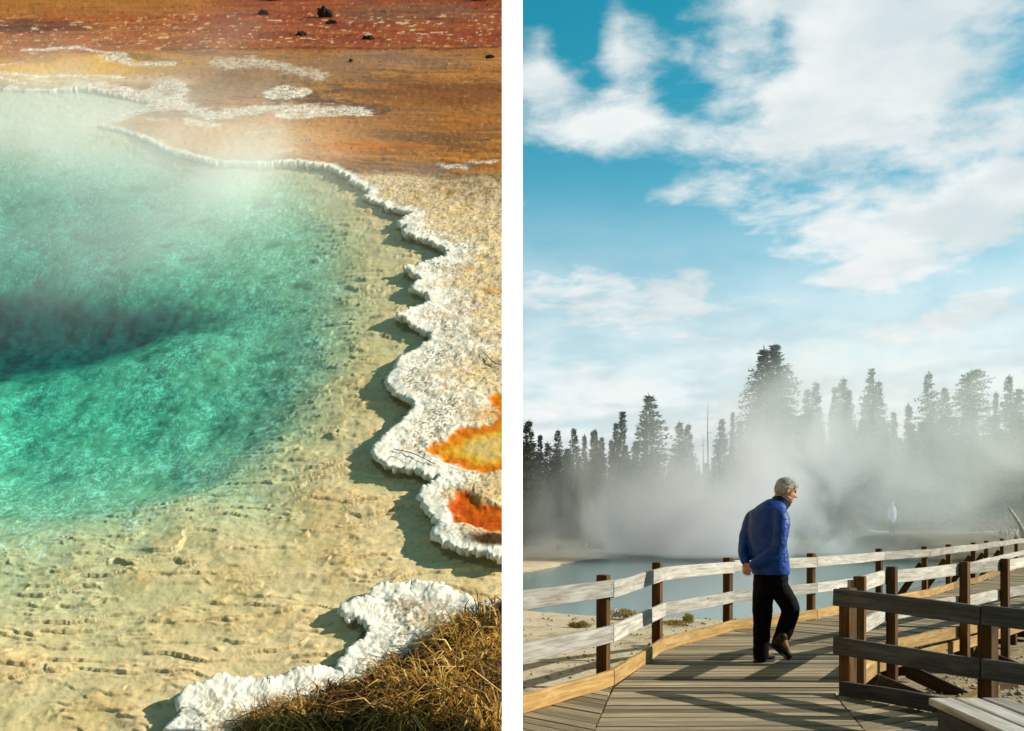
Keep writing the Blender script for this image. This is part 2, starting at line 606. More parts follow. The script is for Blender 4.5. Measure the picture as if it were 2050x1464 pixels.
hh_ = np.clip(.5 + .5 * (cap - depth) / .09, 0, 1)
depth = cap * (1 - hh_) + depth * hh_ - .09 * hh_ * (1 - hh_)
depth = np.maximum(depth, .022)
def box_blur(a, r, ax):
    p = np.concatenate([np.repeat(np.take(a, [0], ax), r + 1, ax), a, np.repeat(np.take(a, [-1], ax), r, ax)], ax)
    c_ = np.cumsum(p, ax)
    n_ = a.shape[ax]
    return (np.take(c_, np.arange(2 * r + 1, 2 * r + 1 + n_), ax) - np.take(c_, np.arange(0, n_), ax)) / (2 * r + 1)
soft = depth
for _k in range(3):
    soft = box_blur(box_blur(soft, 13, 0), 16, 1)
keep_ = sstep(.0, .35, dist)
depth = depth * (1 - keep_) + np.minimum(soft, depth + .08) * keep_
mid = sstep(.05, .17, depth)
lump = fbm(U * 4, V * 4, 3, 41, .5)
depth = depth * (1 + 0.10 * lump * mid)
f1, f2 = worley(U * 9, V * 9, 77)
depth -= mid * (1 - ventm) * 0.004 * (0.6 - f1)
# scaly ledges in the shallow silt
ang = fbm(U * 1.1, V * 1.1, 2, 51)
ph = (V * 10.5 - U * 1.3) + 2.0 * fbm(U * 1.5, V * 2.4, 3, 53) + 0.40 * fbm(U * 8, V * 9, 3, 55)
fr = 1 - (ph - np.floor(ph))
ledge_amp = np.clip(0.42 + 1.6 * fbm(U * 2.5, V * 4.5, 3, 57), 0, 1)
ledge = np.where(fr < 0.95, fr / 0.95, (1 - fr) / 0.05) * ledge_amp
ph2 = (V * 25 - U * 2.5) + 2.0 * fbm(U * 3.4, V * 6, 3, 63) + .35 * fbm(U * 16, V * 20, 2, 65)
fr2 = 1 - (ph2 - np.floor(ph2))
led2 = np.where(fr2 < 0.88, fr2 / 0.88, (1 - fr2) / 0.12) * np.clip(0.2 + 1.6 * fbm(U * 6, V * 9, 3, 67), 0, 1)
shal = 1 - sstep(.05, .16, depth)
floor_w = -depth + (ledge * 0.018 + led2 * 0.013) * (0.12 + 0.88 * shal) + 0.0022 * fbm(U * 26, V * 30, 3, 71) + 0.008 * fbm(U * 5, V * 7, 3, 73) * shal - 0.010
floor_w = np.minimum(floor_w, -0.012)
# the drop below the rim
edge = sstep(0.0, 0.014, -sd)
floor_w = -0.02 + (floor_w + 0.02) * edge
# far upper rim is thinner
low_rim = sstep(330, 240, GY) * sstep(420, 250, GX)
rim = (0.040 - 0.032 * low_rim) * (1 - .35 * sstep(470, 380, GY))
rim = rim * (1 - .25 * sstep(1130, 1180, GY))
c1, c2 = worley(U * 48, V * 48, 81)
d1, d2 = worley(U * 105, V * 105, 83)
pop = (0.5 - c1) * 0.0055 + (0.5 - d1) * 0.0045
scaleD = np.clip(V / 4.0, 1.0, 2.2)
near_rim = np.exp(-np.clip(sd, 0, None) / 0.30)
plain = fbm(U * 1.3, V * 1.3, 4, 91) * 0.03
flat = sstep(340, 300, GY) * 0.86                     # the wet run-off flats are smooth
rough_land = (pop * 0.6 + 0.009 * fbm(U * 9, V * 9, 4, 93)) * (1 - flat) + fbm(U * 14, V * 14, 3, 95) * 0.008
land_w = rim * sstep(-0.004, 0.007, sd) + rough_land + plain - 0.02 * sstep(0.1, 0.6, sd) * (1 - flat)
ox_uv1 = [uv_of(*p) for p in ORANGE1]; ox_uv2 = [uv_of(*p) for p in ORANGE2]
def mask_poly(poly, soft, jit):
    uu = U + jit * fbm(U * 14, V * 14, 3, 101); vv = V + jit * fbm(U * 14, V * 14, 3, 103)
    i_ = inside(uu, vv, poly); d_ = seg_dist(uu, vv, poly, True)
    return np.where(i_, sstep(0, soft, d_), 0.0), np.where(i_, d_, 0.0)
o1, o1d = mask_poly(ox_uv1, 0.030, 0.05)
o2, o2d = mask_poly(ox_uv2, 0.026, 0.045)
om = np.maximum(o1, o2)
omh = sstep(-.015, .055, np.where(om > 0, np.maximum(o1d, o2d), -.02 * (1 - om)))
land_w = land_w * (1 - omh) + omh * (0.018 + 0.006 * fbm(U * 18, V * 18, 3, 105) + .05 * o1d * 0.2)
gm, gmd = mask_poly([uv_of(*p) for p in GRASSY], 0.03, 0.05)
land_w = land_w + gm * (0.02 + 0.10 * sstep(0, .45, gmd) + 0.03 * fbm(U * 6, V * 6, 3, 107))
W = np.where(ins, floor_w, land_w)

# ---------------- pigments (linear)
def C(r, g, b):
    f = lambda v: (v / 255.0 / 12.92) if v <= 10 else ((v / 255.0 + 0.055) / 1.055) ** 2.4
    return np.array([f(r), f(g), f(b)])
def lay(col, m, c):
    m = np.clip(m, 0, 1)[..., None]
    return col * (1 - m) + m * np.asarray(c)
wx = GX + 34 * fbm(U * 1.2, V * 1.0, 4, 121) + 8 * fbm(U * 6, V * 6, 3, 123)
wy = GY + 13 * fbm(U * 1.0, V * 1.0, 4, 125) + 4 * fbm(U * 6, V * 6, 3, 127)
def blob(cx_, cy_, rx, ry, hard=0.5):
    r = np.sqrt(((wx - cx_) / rx) ** 2 + ((wy - cy_) / ry) ** 2)
    return 1 - sstep(1 - hard, 1 + hard, r)
def stroke(pts, hw, rag=0.8, ysc=2.2, seed=131, fs=12):
    d_ = seg_dist(wx * 0.35 + GX * 0.65, (wy * 0.35 + GY * 0.65) * ysc, [(a, b * ysc) for a, b in pts])
    d_ = d_ / hw + rag * 1.05 * fbm(U * fs * .5, V * fs * .8, 4, seed)
    return (1 - sstep(0.45, 1.05, d_)) * np.clip(.95 + 1.7 * fbm(U * 8, V * 14, 4, seed + 3), 0.1, 1)
shape = GX.shape + (3,)
col = np.zeros(shape)
# dry sandy ground beside the rim
n_s = fbm(U * 7, V * 7, 5, 141, .6)
col[:] = C(214, 190, 150)
col = lay(col, sstep(-.05, .35, n_s), C(226, 196, 138))
col = lay(col, sstep(.12, .5, fbm(U * 4, V * 4, 4, 143)) * .8, C(206, 150, 72))
col = lay(col, sstep(.12, .42, fbm(U * 30, V * 30, 3, 145)) * .75, C(120, 92, 62))
col = lay(col, sstep(.22, .5, fbm(U * 60, V * 60, 2, 147)) * .8, C(70, 52, 36))
col = lay(col, sstep(455, 360, GY) * sstep(760, 900, GX) * (.25 + .5 * sstep(-.1, .3, n_s)), C(110, 82, 52))
# wet flats of the far bank
far = sstep(364, 346, wy + 0.02 * (GX - 800))
st = fbm(U * .55 - V * .12, V * 2.3 + U * .5, 5, 151, .55)
flatc = np.zeros(shape); flatc[:] = C(172, 108, 40)
flatc = lay(flatc, sstep(.0, .40, st) * .9, C(112, 78, 44))
run = 1 - np.abs(fbm(U * .5 + .6 * st, V * 2.6 + .5 * U + .8 * st, 4, 155)) * 5
flatc = lay(flatc, sstep(.3, .9, run) * .45, C(200, 138, 62))
run2 = 1 - np.abs(fbm(U * .6 + .5 * st + 4, V * 3.4 + .6 * U, 4, 157)) * 6
flatc = lay(flatc, sstep(.35, .9, run2) * .55, C(78, 54, 34))
flatc = lay(flatc, sstep(-.05, -.4, st) * .8, C(172, 104, 34))
flatc = lay(flatc, sstep(.25, .5, fbm(U * 1.2, V * 3.5 + U, 4, 153)) * .6, C(84, 52, 24))
flatc = lay(flatc, blob(900, 190, 170, 26) * .75, C(112, 60, 14))
flatc = lay(flatc, blob(560, 150, 190, 30) * .55, C(136, 106, 74))
flatc = lay(flatc, blob(780, 125, 160, 18) * .55, C(146, 112, 84))
flatc = lay(flatc, blob(430, 185, 120, 20) * .6, C(150, 122, 92))
flatc = lay(flatc, blob(470, 285, 240, 42) * .85, C(212, 154, 84))
flatc = lay(flatc, blob(860, 255, 170, 50) * .45, C(152, 92, 30))
flatc = lay(flatc, blob(690, 300, 90, 8) * .9, C(206, 118, 22))
flatc = lay(flatc, blob(790, 290, 140, 20) * .4 * (st > 0), C(80, 62, 46))
# golden shallows, upper bank
flatc = lay(flatc, blob(90, 128, 260, 34) * .95, C(224, 160, 22))
flatc = lay(flatc, blob(40, 118, 90, 12) * .6, C(168, 92, 18))
flatc = lay(flatc, blob(240, 162, 140, 12) * .85, C(206, 152, 84))
flatc = lay(flatc, blob(320, 165, 60, 7) * .7, C(205, 178, 150))
flatc = lay(flatc, blob(120, 160, 150, 12) * .6, C(205, 180, 120))
# orange and red mats at the top
topm = sstep(112, 90, wy + 10 * fbm(U * .9, V * 2.5, 4, 159) - 10 * sstep(420, 200, GX))
tc = np.zeros(shape); tc[:] = C(164, 80, 10)
tc = lay(tc, sstep(300, 560, wx + 90 * st) * .85, C(134, 50, 10))
tc = lay(tc, sstep(-.05, .3, fbm(U * .7, V * 2.2, 4, 175)) * .55, C(176, 92, 24))
tc = lay(tc, sstep(.05, .35, fbm(U * .9 + 5, V * 3, 4, 177)) * .6 * sstep(600, 300, wx), C(196, 128, 36))
tc = lay(tc, blob(830, 30, 140, 20) * .6, C(112, 80, 50))
tc = lay(tc, blob(960, 70, 200, 30) * .45, C(148, 62, 14))
tc = lay(tc, sstep(40, 14, wy) * sstep(520, 300, wx) * .8, C(170, 108, 30))
tc = lay(tc, blob(60, 55, 120, 12) * .8, C(86, 34, 10))
tc = lay(tc, blob(60, 80, 160, 12) * .5, C(170, 92, 20))
tc = lay(tc, sstep(.1, .45, fbm(U * .8, V * 4, 4, 161)) * .45, C(84, 30, 12))
tc = lay(tc, sstep(.2, .5, fbm(U * 1.6, V * 6, 4, 163)) * .5, C(186, 100, 22))
flk = fbm(U * 5, V * 14, 4, 165, .6)
tc = lay(tc, sstep(.24, .34, flk) * sstep(22, 40, wy) * .75, C(226, 196, 150))
tc = lay(tc, sstep(.30, .40, fbm(U * 6 + 9, V * 15, 4, 167, .6)) * .8, C(52, 26, 12))
tc = lay(tc, sstep(.30, .42, fbm(U * 4 + 3, V * 11, 4, 169, .6)) * sstep(500, 700, wx) * .7, C(214, 130, 40))
flatc = flatc * (1 - topm[..., None]) + tc * topm[..., None]
flatc = lay(flatc, stroke([(330, 101), (600, 99), (800, 101), (1030, 98)], 5, .8) * .7, C(70, 32, 14))
flatc = lay(flatc, stroke([(560, 205), (620, 202), (700, 212), (760, 226)], 26, .9) * .8, C(56, 40, 24))
flatc = lay(flatc, stroke([(240, 112), (300, 118), (350, 126)], 18, .9) * .7, C(88, 66, 40))
flatc = lay(flatc, stroke([(700, 350), (830, 356), (1030, 352)], 12, .9) * .7, C(96, 64, 34))
spk = fbm(U * 22, V * 26, 3, 171)
flatc = lay(flatc, sstep(.34, .48, spk) * .8, C(66, 42, 22))
flatc = lay(flatc, sstep(.36, .5, fbm(U * 18, V * 30, 3, 173)) * .5, C(214, 168, 104))
col = col * (1 - far[..., None]) + flatc * far[..., None]
# white sinter
white = C(246, 238, 219)
wd = 0.09 + 0.17 * sstep(700, 800, GX) * sstep(360, 520, GY) * sstep(1010, 930, GY) + 0.10 * sstep(1150, 1230, GY) + 0.05 * sstep(1000, 1100, GY)
wd = wd + 0.12 * sstep(560, 700, GY) * sstep(720, 820, GX) * sstep(1000, 900, GY)
wd = wd * (1 + 0.75 * fbm(U * 5, V * 5, 4, 181)) * (1 - .35 * low_rim)
wm = 1 - sstep(0.40, 1.22, np.clip(sd, 0, None) / wd + 0.35 * fbm(U * 25, V * 25, 3, 183))
wm = np.where(sd < 0, 0, wm)
for pts, hw, a in (
        ([(172, 172), (240, 182), (300, 196), (370, 214), (420, 234), (480, 234)], 24, .9), ([(300, 190), (345, 168), (362, 186), (350, 206), (330, 216)], 22, .75),
        ([(420, 236), (480, 228), (560, 224), (640, 222), (722, 230)], 26, .9), ([(560, 238), (640, 234), (725, 228)], 20, .9), ([(380, 246), (430, 256)], 20, .8),
        ([(210, 118), (235, 116), (260, 128), (300, 132), (340, 130)], 15, .9), ([(50, 100), (110, 98), (160, 94), (215, 106), (250, 110)], 7, .9),
        ([(0, 148), (40, 150), (80, 152), (110, 148), (160, 150), (250, 156)], 7, .9), ([(0, 157), (50, 168)], 7, .9), ([(60, 158), (110, 163)], 5, .8),
        ([(20, 177), (90, 180), (150, 174), (175, 170)], 9, .9), ([(0, 131), (25, 128), (48, 124)], 4, .8),
        ([(535, 192), (560, 180), (600, 184), (612, 190), (570, 202), (540, 196), (575, 190), (600, 192)], 16, .95), ([(440, 130), (520, 130), (600, 146), (645, 158)], 26, .55),
        ([(880, 331), (930, 336)], 11, .9), ([(945, 326), (990, 324)], 8, .8), ([(195, 250), (250, 232), (300, 220), (335, 214)], 18, .8),
        ([(500, 270), (560, 268)], 6, .7), ([(560, 310), (590, 305)], 9, .6), ([(300, 240), (335, 242)], 10, .5), ([(180, 222), (248, 222)], 5, .6)):
    wm = np.maximum(wm, stroke(pts, hw, .85, seed=191 + int(pts[0][0])) * a * (sd > -0.02))
wcol = np.zeros(shape); wcol[:] = white
dirt = sstep(-.04, .28, fbm(U * 26, V * 26, 4, 201, .6)) * (0.15 + .8 * sstep(.03, .16, sd))
wcol = lay(wcol, dirt * .8, C(196, 172, 132))
pits = sstep(.03, .20, fbm(U * 60, V * 60, 3, 203, .6)) * np.clip(.6 + 1.6 * fbm(U * 4, V * 4, 3, 204), .1, 1) * (0.15 + .85 * sstep(.02, .10, sd))
wcol = lay(wcol, pits * .85, C(92, 72, 48))
wcol = lay(wcol, sstep(.05, .35, fbm(U * 6, V * 6, 4, 207)) * .55 * sstep(.02, .1, sd), C(206, 188, 152))
crk = 1 - np.abs(fbm(U * 8, V * 8, 4, 209)) * 14
wcol = lay(wcol, sstep(.4, .95, crk) * .55 * sstep(.01, .05, sd), C(120, 98, 70))
col = col * (1 - wm[..., None]) + wcol * wm[..., None]
col = lay(col, sstep(.08, .2, fbm(U * 9, V * 9, 3, 205)) * wm * sstep(1150, 1200, GY) * sstep(.03, .12, sd) * .5, C(150, 104, 60))
# orange bacterial basins
oc = np.zeros(shape); oc[:] = C(206, 110, 8)
oc = lay(oc, sstep(.0, .35, fbm(U * 10, V * 10, 4, 211)) * .6, C(226, 146, 22))
oc = lay(oc, sstep(.05, .13, o1d) * .95, C(222, 172, 44))
oc = lay(oc, sstep(.11, .17, o1d) * .95, C(208, 176, 104))
oc2 = np.zeros(shape); oc2[:] = C(188, 78, 4)
oc2 = lay(oc2, sstep(-.1, .35, fbm(U * 9, V * 12, 4, 213)) * .7, C(208, 104, 8))
oc2 = lay(oc2, sstep(.1, .4, fbm(U * 25, V * 25, 3, 214)) * .5, C(120, 46, 4))
oc2 = lay(oc2, blob(985, 1008, 40, 12) * .9, C(236, 200, 130))
col = col * (1 - o1[..., None]) + oc * o1[..., None]
col = col * (1 - o2[..., None]) + oc2 * o2[..., None]
col = lay(col, blob(985, 1092, 60, 14, .4) * (sd > .03), C(74, 48, 24))
col = lay(col, blob(992, 975, 30, 16, .4) * (sd > .03) * .7, C(206, 176, 120))
# dark soil under the grass
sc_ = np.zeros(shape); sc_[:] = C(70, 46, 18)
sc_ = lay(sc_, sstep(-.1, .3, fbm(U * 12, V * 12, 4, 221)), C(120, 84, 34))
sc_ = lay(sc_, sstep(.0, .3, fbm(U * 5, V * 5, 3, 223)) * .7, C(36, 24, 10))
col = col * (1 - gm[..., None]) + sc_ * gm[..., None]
# pool floor
fl = np.zeros(shape); fl[:] = C(240, 200, 148)
fl = lay(fl, sstep(-.1, .4, fbm(U * 3, V * 3, 4, 231)) * .5, C(236, 184, 118))
fl = lay(fl, sstep(.045, .13, depth) * .85, C(236, 222, 176))
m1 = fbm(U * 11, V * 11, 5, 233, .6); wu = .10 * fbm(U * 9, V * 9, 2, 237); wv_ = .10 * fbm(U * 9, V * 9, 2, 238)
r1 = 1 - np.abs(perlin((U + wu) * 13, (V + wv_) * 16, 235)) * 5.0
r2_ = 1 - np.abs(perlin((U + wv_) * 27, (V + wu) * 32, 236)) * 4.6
caustic_net = np.maximum(sstep(.45, .95, r1), .9 * sstep(.45, .95, r2_)) * np.clip(.75 + 1.4 * fbm(U * 3, V * 3, 3, 234), 0, 1)  # bright net of water caustics, painted into the floor colour
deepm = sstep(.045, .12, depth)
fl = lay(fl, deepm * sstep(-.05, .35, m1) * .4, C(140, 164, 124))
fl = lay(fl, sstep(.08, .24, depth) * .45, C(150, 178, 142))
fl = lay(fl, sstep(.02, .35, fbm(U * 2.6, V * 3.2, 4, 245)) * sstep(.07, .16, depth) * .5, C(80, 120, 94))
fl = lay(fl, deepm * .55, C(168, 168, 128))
fl = lay(fl, sstep(.03, .08, depth) * caustic_net * (1 - ventm) * .95, C(255, 252, 228))
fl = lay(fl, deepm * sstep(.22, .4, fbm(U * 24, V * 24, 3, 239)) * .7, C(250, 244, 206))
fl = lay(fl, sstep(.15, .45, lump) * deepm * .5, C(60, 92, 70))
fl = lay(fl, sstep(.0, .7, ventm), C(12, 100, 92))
fl = lay(fl, sstep(300, 215, GY) * .8, C(220, 206, 160))
fl = lay(fl, sstep(.955, .985, fr) * ledge_amp * shal * .65, C(120, 86, 44))  # shade at the ledge steps, painted as dark brown lines
fl = lay(fl, sstep(.92, .97, fr2) * sstep(.2, .5, led2 + .2) * shal * .35, C(140, 104, 58))  # same painted shade along the finer ledges
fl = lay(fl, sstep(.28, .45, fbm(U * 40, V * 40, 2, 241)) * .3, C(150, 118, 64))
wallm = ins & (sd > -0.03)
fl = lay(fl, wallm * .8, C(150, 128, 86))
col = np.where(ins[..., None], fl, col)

nr, nc = GX.shape
# the crust overhangs the water: its lip leans out over the pool and the bank below is undercut
hang = 0.034 * (1 - .6 * low_rim)
lean = np.where(ins, np.exp(-dist / 0.022), -np.exp(-dist / 0.022)) * hang * sstep(0.35, 0.1, dist)
nd_ = np.maximum(dist, 1e-6)
sgn = np.where(ins, -1.0, 1.0)
US = U + sgn * nvx / nd_ * lean; VS = V + sgn * nvy / nd_ * lean
loc = np.stack([US, VS, W], -1).reshape(-1, 3)
M3 = np.array(SLOPE.to_3x3()); world = loc @ M3.T + np.array(FOOT)
idx = np.arange(nr * nc).reshape(nr, nc)
quads = np.stack([idx[1:, :-1], idx[1:, 1:], idx[:-1, 1:], idx[:-1, :-1]], -1).reshape(-1, 4)
# cliff faces: along the side towards the boardwalk and along the foot of the slope
edge_r = idx[:, -1]; edge_b = idx[-1, :]
def cliff_rows(top, inward, seed):
    """Rows of rock going down from an edge of the slope to the ground, recessed by noise."""
    nrow = 56
    run = np.concatenate([[0], np.cumsum(np.linalg.norm(np.diff(top, axis=0), axis=1))])
    out_ = []
    for k_ in range(nrow):
        f_ = k_ / (nrow - 1)
        q = top.copy()
        q[:, 2] = top[:, 2] * (1 - f_) + (-1.2) * f_
        rec = (.06 + .30 * np.clip(.4 + fbm(run * 1.1, q[:, 2] * 2.6, 4, seed), 0, 1)) * sstep(1.05, 1.6, top[:, 2] - q[:, 2])
        out_.append(q + np.array(inward)[None, :] * np.reshape(rec, (-1, 1)))
    return np.stack(out_), run
CR, run_r = cliff_rows(world[idx[::3, -1]], (-1, 0, 0), 501)
CB, run_b = cliff_rows(world[idx[-1, ::6]], (0, 1, 0), 503)
def row_quads(rows, base_, flip):
    k_, n_ = rows.shape[:2]
    ii_ = base_ + np.arange(k_ * n_).reshape(k_, n_)
    q = np.stack([ii_[:-1, :-1], ii_[:-1, 1:], ii_[1:, 1:], ii_[1:, :-1]], -1).reshape(-1, 4)
    return q[:, ::-1] if flip else q
base = len(world)
q1 = row_quads(CR, base, True)
q2 = row_quads(CB, base + CR.shape[0] * CR.shape[1], True)
world2 = np.concatenate([world, CR.reshape(-1, 3), CB.reshape(-1, 3)])
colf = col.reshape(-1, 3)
cz = np.concatenate([CR.reshape(-1, 3), CB.reshape(-1, 3)])
strat = fbm(cz[:, 1] * .8 + cz[:, 0] * .8, cz[:, 2] * 5, 4, 505)
cliff = np.zeros((len(cz), 3)); cliff[:] = C(134, 112, 84)
cliff = lay(cliff, sstep(-.1, .3, strat), C(176, 154, 120))
cliff = lay(cliff, sstep(.1, .4, fbm(cz[:, 1] * 2, cz[:, 2] * 9, 3, 507)) * .7, C(92, 70, 48))
lowr = CR.reshape(-1, 3); lowb = CB.reshape(-1, 3)
wet = np.where(ins, 0.0, far * (1 - np.clip(wm, 0, 1)) * .75 + om * .6 * (1 - far)).reshape(-1)
wetf = np.concatenate([wet, np.zeros(len(lowr) + len(lowb))])

m_ter, t, b = material('thermal_ground')
ca = t.node('ShaderNodeVertexColor', layer_name='Pigment').outputs[0]
wa = t.node('ShaderNodeVertexColor', layer_name='Wetness').outputs[0]
oc_ = t.node('ShaderNodeTexCoord').outputs['Object']
g1 = t.noise(oc_, 60, 5, .65)
g2 = t.noise(oc_, 190, 3, .6)
c = t.mix(t.math('MULTIPLY', t.smooth(g2, .5, .75), .22), ca, (.18, .13, .08))
t.put(b.inputs['Base Color'], c)
t.put(b.inputs['Roughness'], t.math('SUBTRACT', .92, t.math('MULTIPLY', wa, .40)))
t.put(b.inputs['Specular IOR Level'], t.math('ADD', .06, t.math('MULTIPLY', wa, .04)))
hh = t.math('ADD', g1, t.math('MULTIPLY', g2, .5))
t.put(b.inputs['Normal'], t.bump(hh, .35, .007))
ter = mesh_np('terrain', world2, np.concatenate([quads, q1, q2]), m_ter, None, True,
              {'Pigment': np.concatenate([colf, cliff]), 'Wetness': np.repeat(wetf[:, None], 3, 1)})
tag(ter, 'thermal ground around the teal spring with scalloped white crust and orange mats', 'ground', kind='structure')
HEIGHT = W; 

def height_at(x, y):
    i = int(np.argmin(np.abs(xs - x))); j = int(np.argmin(np.abs(ys - y)))
    return float(W[j, i])

# water: a closed body, flat on top, that absorbs red light with depth
def slope_box(name, u0, u1, v0, v1, w0, w1, mat, top_cuts=1):
    bm = bmesh.new()
    bmesh.ops.create_cube(bm, size=1)
    for v_ in bm.verts:
        v_.co = Vector((u0 if v_.co.x < 0 else u1, v0 if v_.co.y < 0 else v1, w0 if v_.co.z < 0 else w1))
    o = bm_obj(name, bm, mat)
    o.matrix_world = SLOPE
    return o
m_wat, t, b = material('spring_water')
t.n.remove(b)
tr = t.node('ShaderNodeBsdfTransparent')
gl_ = t.node('ShaderNodeBsdfGlossy')
gl_.inputs['Roughness'].default_value = .04
ob = t.node('ShaderNodeTexCoord').outputs['Object']
wn = t.noise(t.mapping(ob, scale=(1, 3.2, 1)), 8, 3, .5, .5)
wn2 = t.noise(t.mapping(ob, scale=(1, 3.5, 1)), 26, 2, .5)
bn = t.bump(t.math('ADD', wn, t.math('MULTIPLY', wn2, .35)), .8, .022)
t.put(gl_.inputs['Normal'], bn)
geo = t.node('ShaderNodeNewGeometry')
dt = t.node('ShaderNodeVectorMath', operation='DOT_PRODUCT')
t.put(dt.inputs[0], geo.outputs['Incoming'])
t.put(dt.inputs[1], geo.outputs['Normal'])
fre = t.math('ADD', .02, t.math('MULTIPLY', .98, t.math('POWER', t.math('SUBTRACT', 1.0, t.math('ABSOLUTE', dt.outputs['Value']), clamp=True), 5.0)))
mx = t.node('ShaderNodeMixShader')
t.put(mx.inputs[0], fre)
t.put(mx.inputs[1], tr.outputs[0])
t.put(mx.inputs[2], gl_.outputs[0])
ab = t.node('ShaderNodeVolumeAbsorption')
ab.inputs['Color'].default_value = (0.0, .885, .875, 1)
ab.inputs['Density'].default_value = 1.75
out = t.n['Material Output']
t.put(out.inputs['Surface'], mx.outputs[0])
t.put(out.inputs['Volume'], ab.outputs[0])
ua, va = uv_of(-640, 400)
wat = slope_box('pool_water', -9.0, -0.02, uv_of(0, 1550)[1], uv_of(0, 165)[1], -.85, 0.0, m_wat)
tag(wat, 'clear teal water of the hot spring inside the white crust', 'water', kind='structure')
# ------------------------------------------------------------------ the boardwalk side: ground, pool, decks, fences, bench
GZ = -0.42
m_rail = wood('weathered_rail', (.44, .41, .35), (.25, .22, .18), (.56, .53, .46), knots=(.09, .06, .04), tone_amt=.25)
m_grey = wood('shaded_weathered_rail', (.095, .098, .094), (.05, .05, .048), (.14, .142, .135), knots=(.03, .02, .015), tone_amt=.25)  # darker wood, with the near fence's shade also put into its colour
m_post = wood('stained_post', (.115, .056, .017), (.052, .025, .008), (.19, .10, .030), tone_amt=.3, rough=.75)
m_kerb = wood('amber_timber', (.40, .25, .085), (.25, .14, .045), (.50, .34, .14), tone_amt=.3)
m_deck = wood('deck_plank', (.33, .265, .165), (.22, .175, .105), (.42, .345, .22), tone_amt=.5, knots=(.05, .035, .02))
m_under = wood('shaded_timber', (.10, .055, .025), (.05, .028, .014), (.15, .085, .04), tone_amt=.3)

walk = empty('boardwalk', (0.8, 6.0, 0))
tag(walk, 'weathered plank boardwalk curving from the near corner to the misty far end', 'boardwalk', kind='structure')


def clip_poly(poly, a, b, c):
    """Keep the side of the 2-D polygon where a*x + b*y <= c."""
    out = []
    for i in range(len(poly)):
        p, q = poly[i], poly[(i + 1) % len(poly)]
        dp = a * p[0] + b * p[1] - c
        dq = a * q[0] + b * q[1] - c
        if dp <= 0:
            out.append(p)
        if dp * dq < 0:
            t = dp / (dp - dq)
            out.append((p[0] + (q[0] - p[0]) * t, p[1] + (q[1] - p[1]) * t))
    return out


def planks(poly, d, wid=0.132, gap=0.020, z=0.0, th=0.04):
    """Deck boards lying along direction d inside a convex polygon."""
    bm = new_bm()
    uvl = bm.loops.layers.uv['UVMap']; cl = bm.loops.layers.float_color['Tone']
    dx_, dy_ = d
    L = math.hypot(dx_, dy_); dx_ /= L; dy_ /= L
    nx, ny = -dy_, dx_
    s = [p[0] * nx + p[1] * ny for p in poly]
    k = math.floor(min(s) / (wid + gap))
    while k * (wid + gap) < max(s):
        lo_ = k * (wid + gap); hi_ = lo_ + wid
        k += 1
        q = clip_poly(clip_poly(poly, -nx, -ny, -lo_), nx, ny, hi_)
        if len(q) < 3:
            continue
        zz_ = z + random.uniform(-.003, .003)
        tilt = random.uniform(-.012, .012)
        tone = min(1, max(0, random.gauss(.5, .22)))
        ou, ov = random.uniform(0, 60), random.uniform(0, 60)
        # split long boards into lengths along the run
        e = [p[0] * dx_ + p[1] * dy_ for p in q]
        pieces = [q]
        top_pieces = []
        for pc in pieces:
            top = [bm.verts.new((x, y, zz_ + ((x * nx + y * ny) - lo_ - wid / 2) * tilt)) for x, y in pc]
            bot = [bm.verts.new((x, y, zz_ - th)) for x, y in pc]
            fs = [bm.faces.new(top), bm.faces.new(bot[::-1])]
            n = len(pc)
            for i in range(n):
                fs.append(bm.faces.new((bot[i], bot[(i + 1) % n], top[(i + 1) % n], top[i])))
            for f in fs:
                for lp in f.loops:
                    c_ = lp.vert.co
                    lp[uvl].uv = (ou + c_.x * dx_ + c_.y * dy_, ov + (c_.x * nx + c_.y * ny) + (c_.z - zz_))
                    lp[cl] = (tone, tone, tone, 1)
    bmesh.ops.recalc_face_normals(bm, faces=bm.faces)
    return bm


# fence lines (x, y): far one, middle one, near one
FA = [(-0.02, 6.86), (0.84, 8.2), (1.66, 10.5), (2.87, 12.4), (4.43, 13.9), (6.36, 16.3), (7.98, 18.2), (9.35, 20.2), (10.9, 22.3), (12.3, 24.5), (14.0, 27.0), (16.0, 30.0), (18.2, 33.2), (20.5, 36.5)]
FB = [(3.02, 8.42), (3.99, 10.1), (5.50, 11.65), (6.62, 12.85), (8.15, 14.6), (9.75, 16.4), (11.3, 18.2)]
FC = [(2.70, 7.74), (3.34, 6.72), (4.30, 5.35), (5.2, 4.0)]
S1 = [(.38, 2.2), (.38, 5.0), (.555, 6.4), (.86, 8.2)]
S2 = [(1.9, 2.2), (2.05, 5.0), (2.38, 6.4), (2.62, 7.7)]

main = [(.38, 2.2), (1.9, 2.2), (2.05, 5.0), (2.38, 6.4), (2.62, 7.72), (2.98, 8.42), (3.93, 10.15), (2.87, 12.34), (1.68, 10.46), (.87, 8.18), (.555, 6.4), (.38, 5.0)]
def tri_planks(name, polys, d, **kw):
    bm = None
    me_all = []
    for p in polys:
        me_all.append(planks(p, d, **kw))
    bm = me_all[0]
    for other in me_all[1:]:
        tmp = bpy.data.meshes.new('tmp')
        other.to_mesh(tmp); other.free()
        bm.from_mesh(tmp)
        bpy.data.meshes.remove(tmp)
    return bm_obj(name, bm, m_deck, walk)

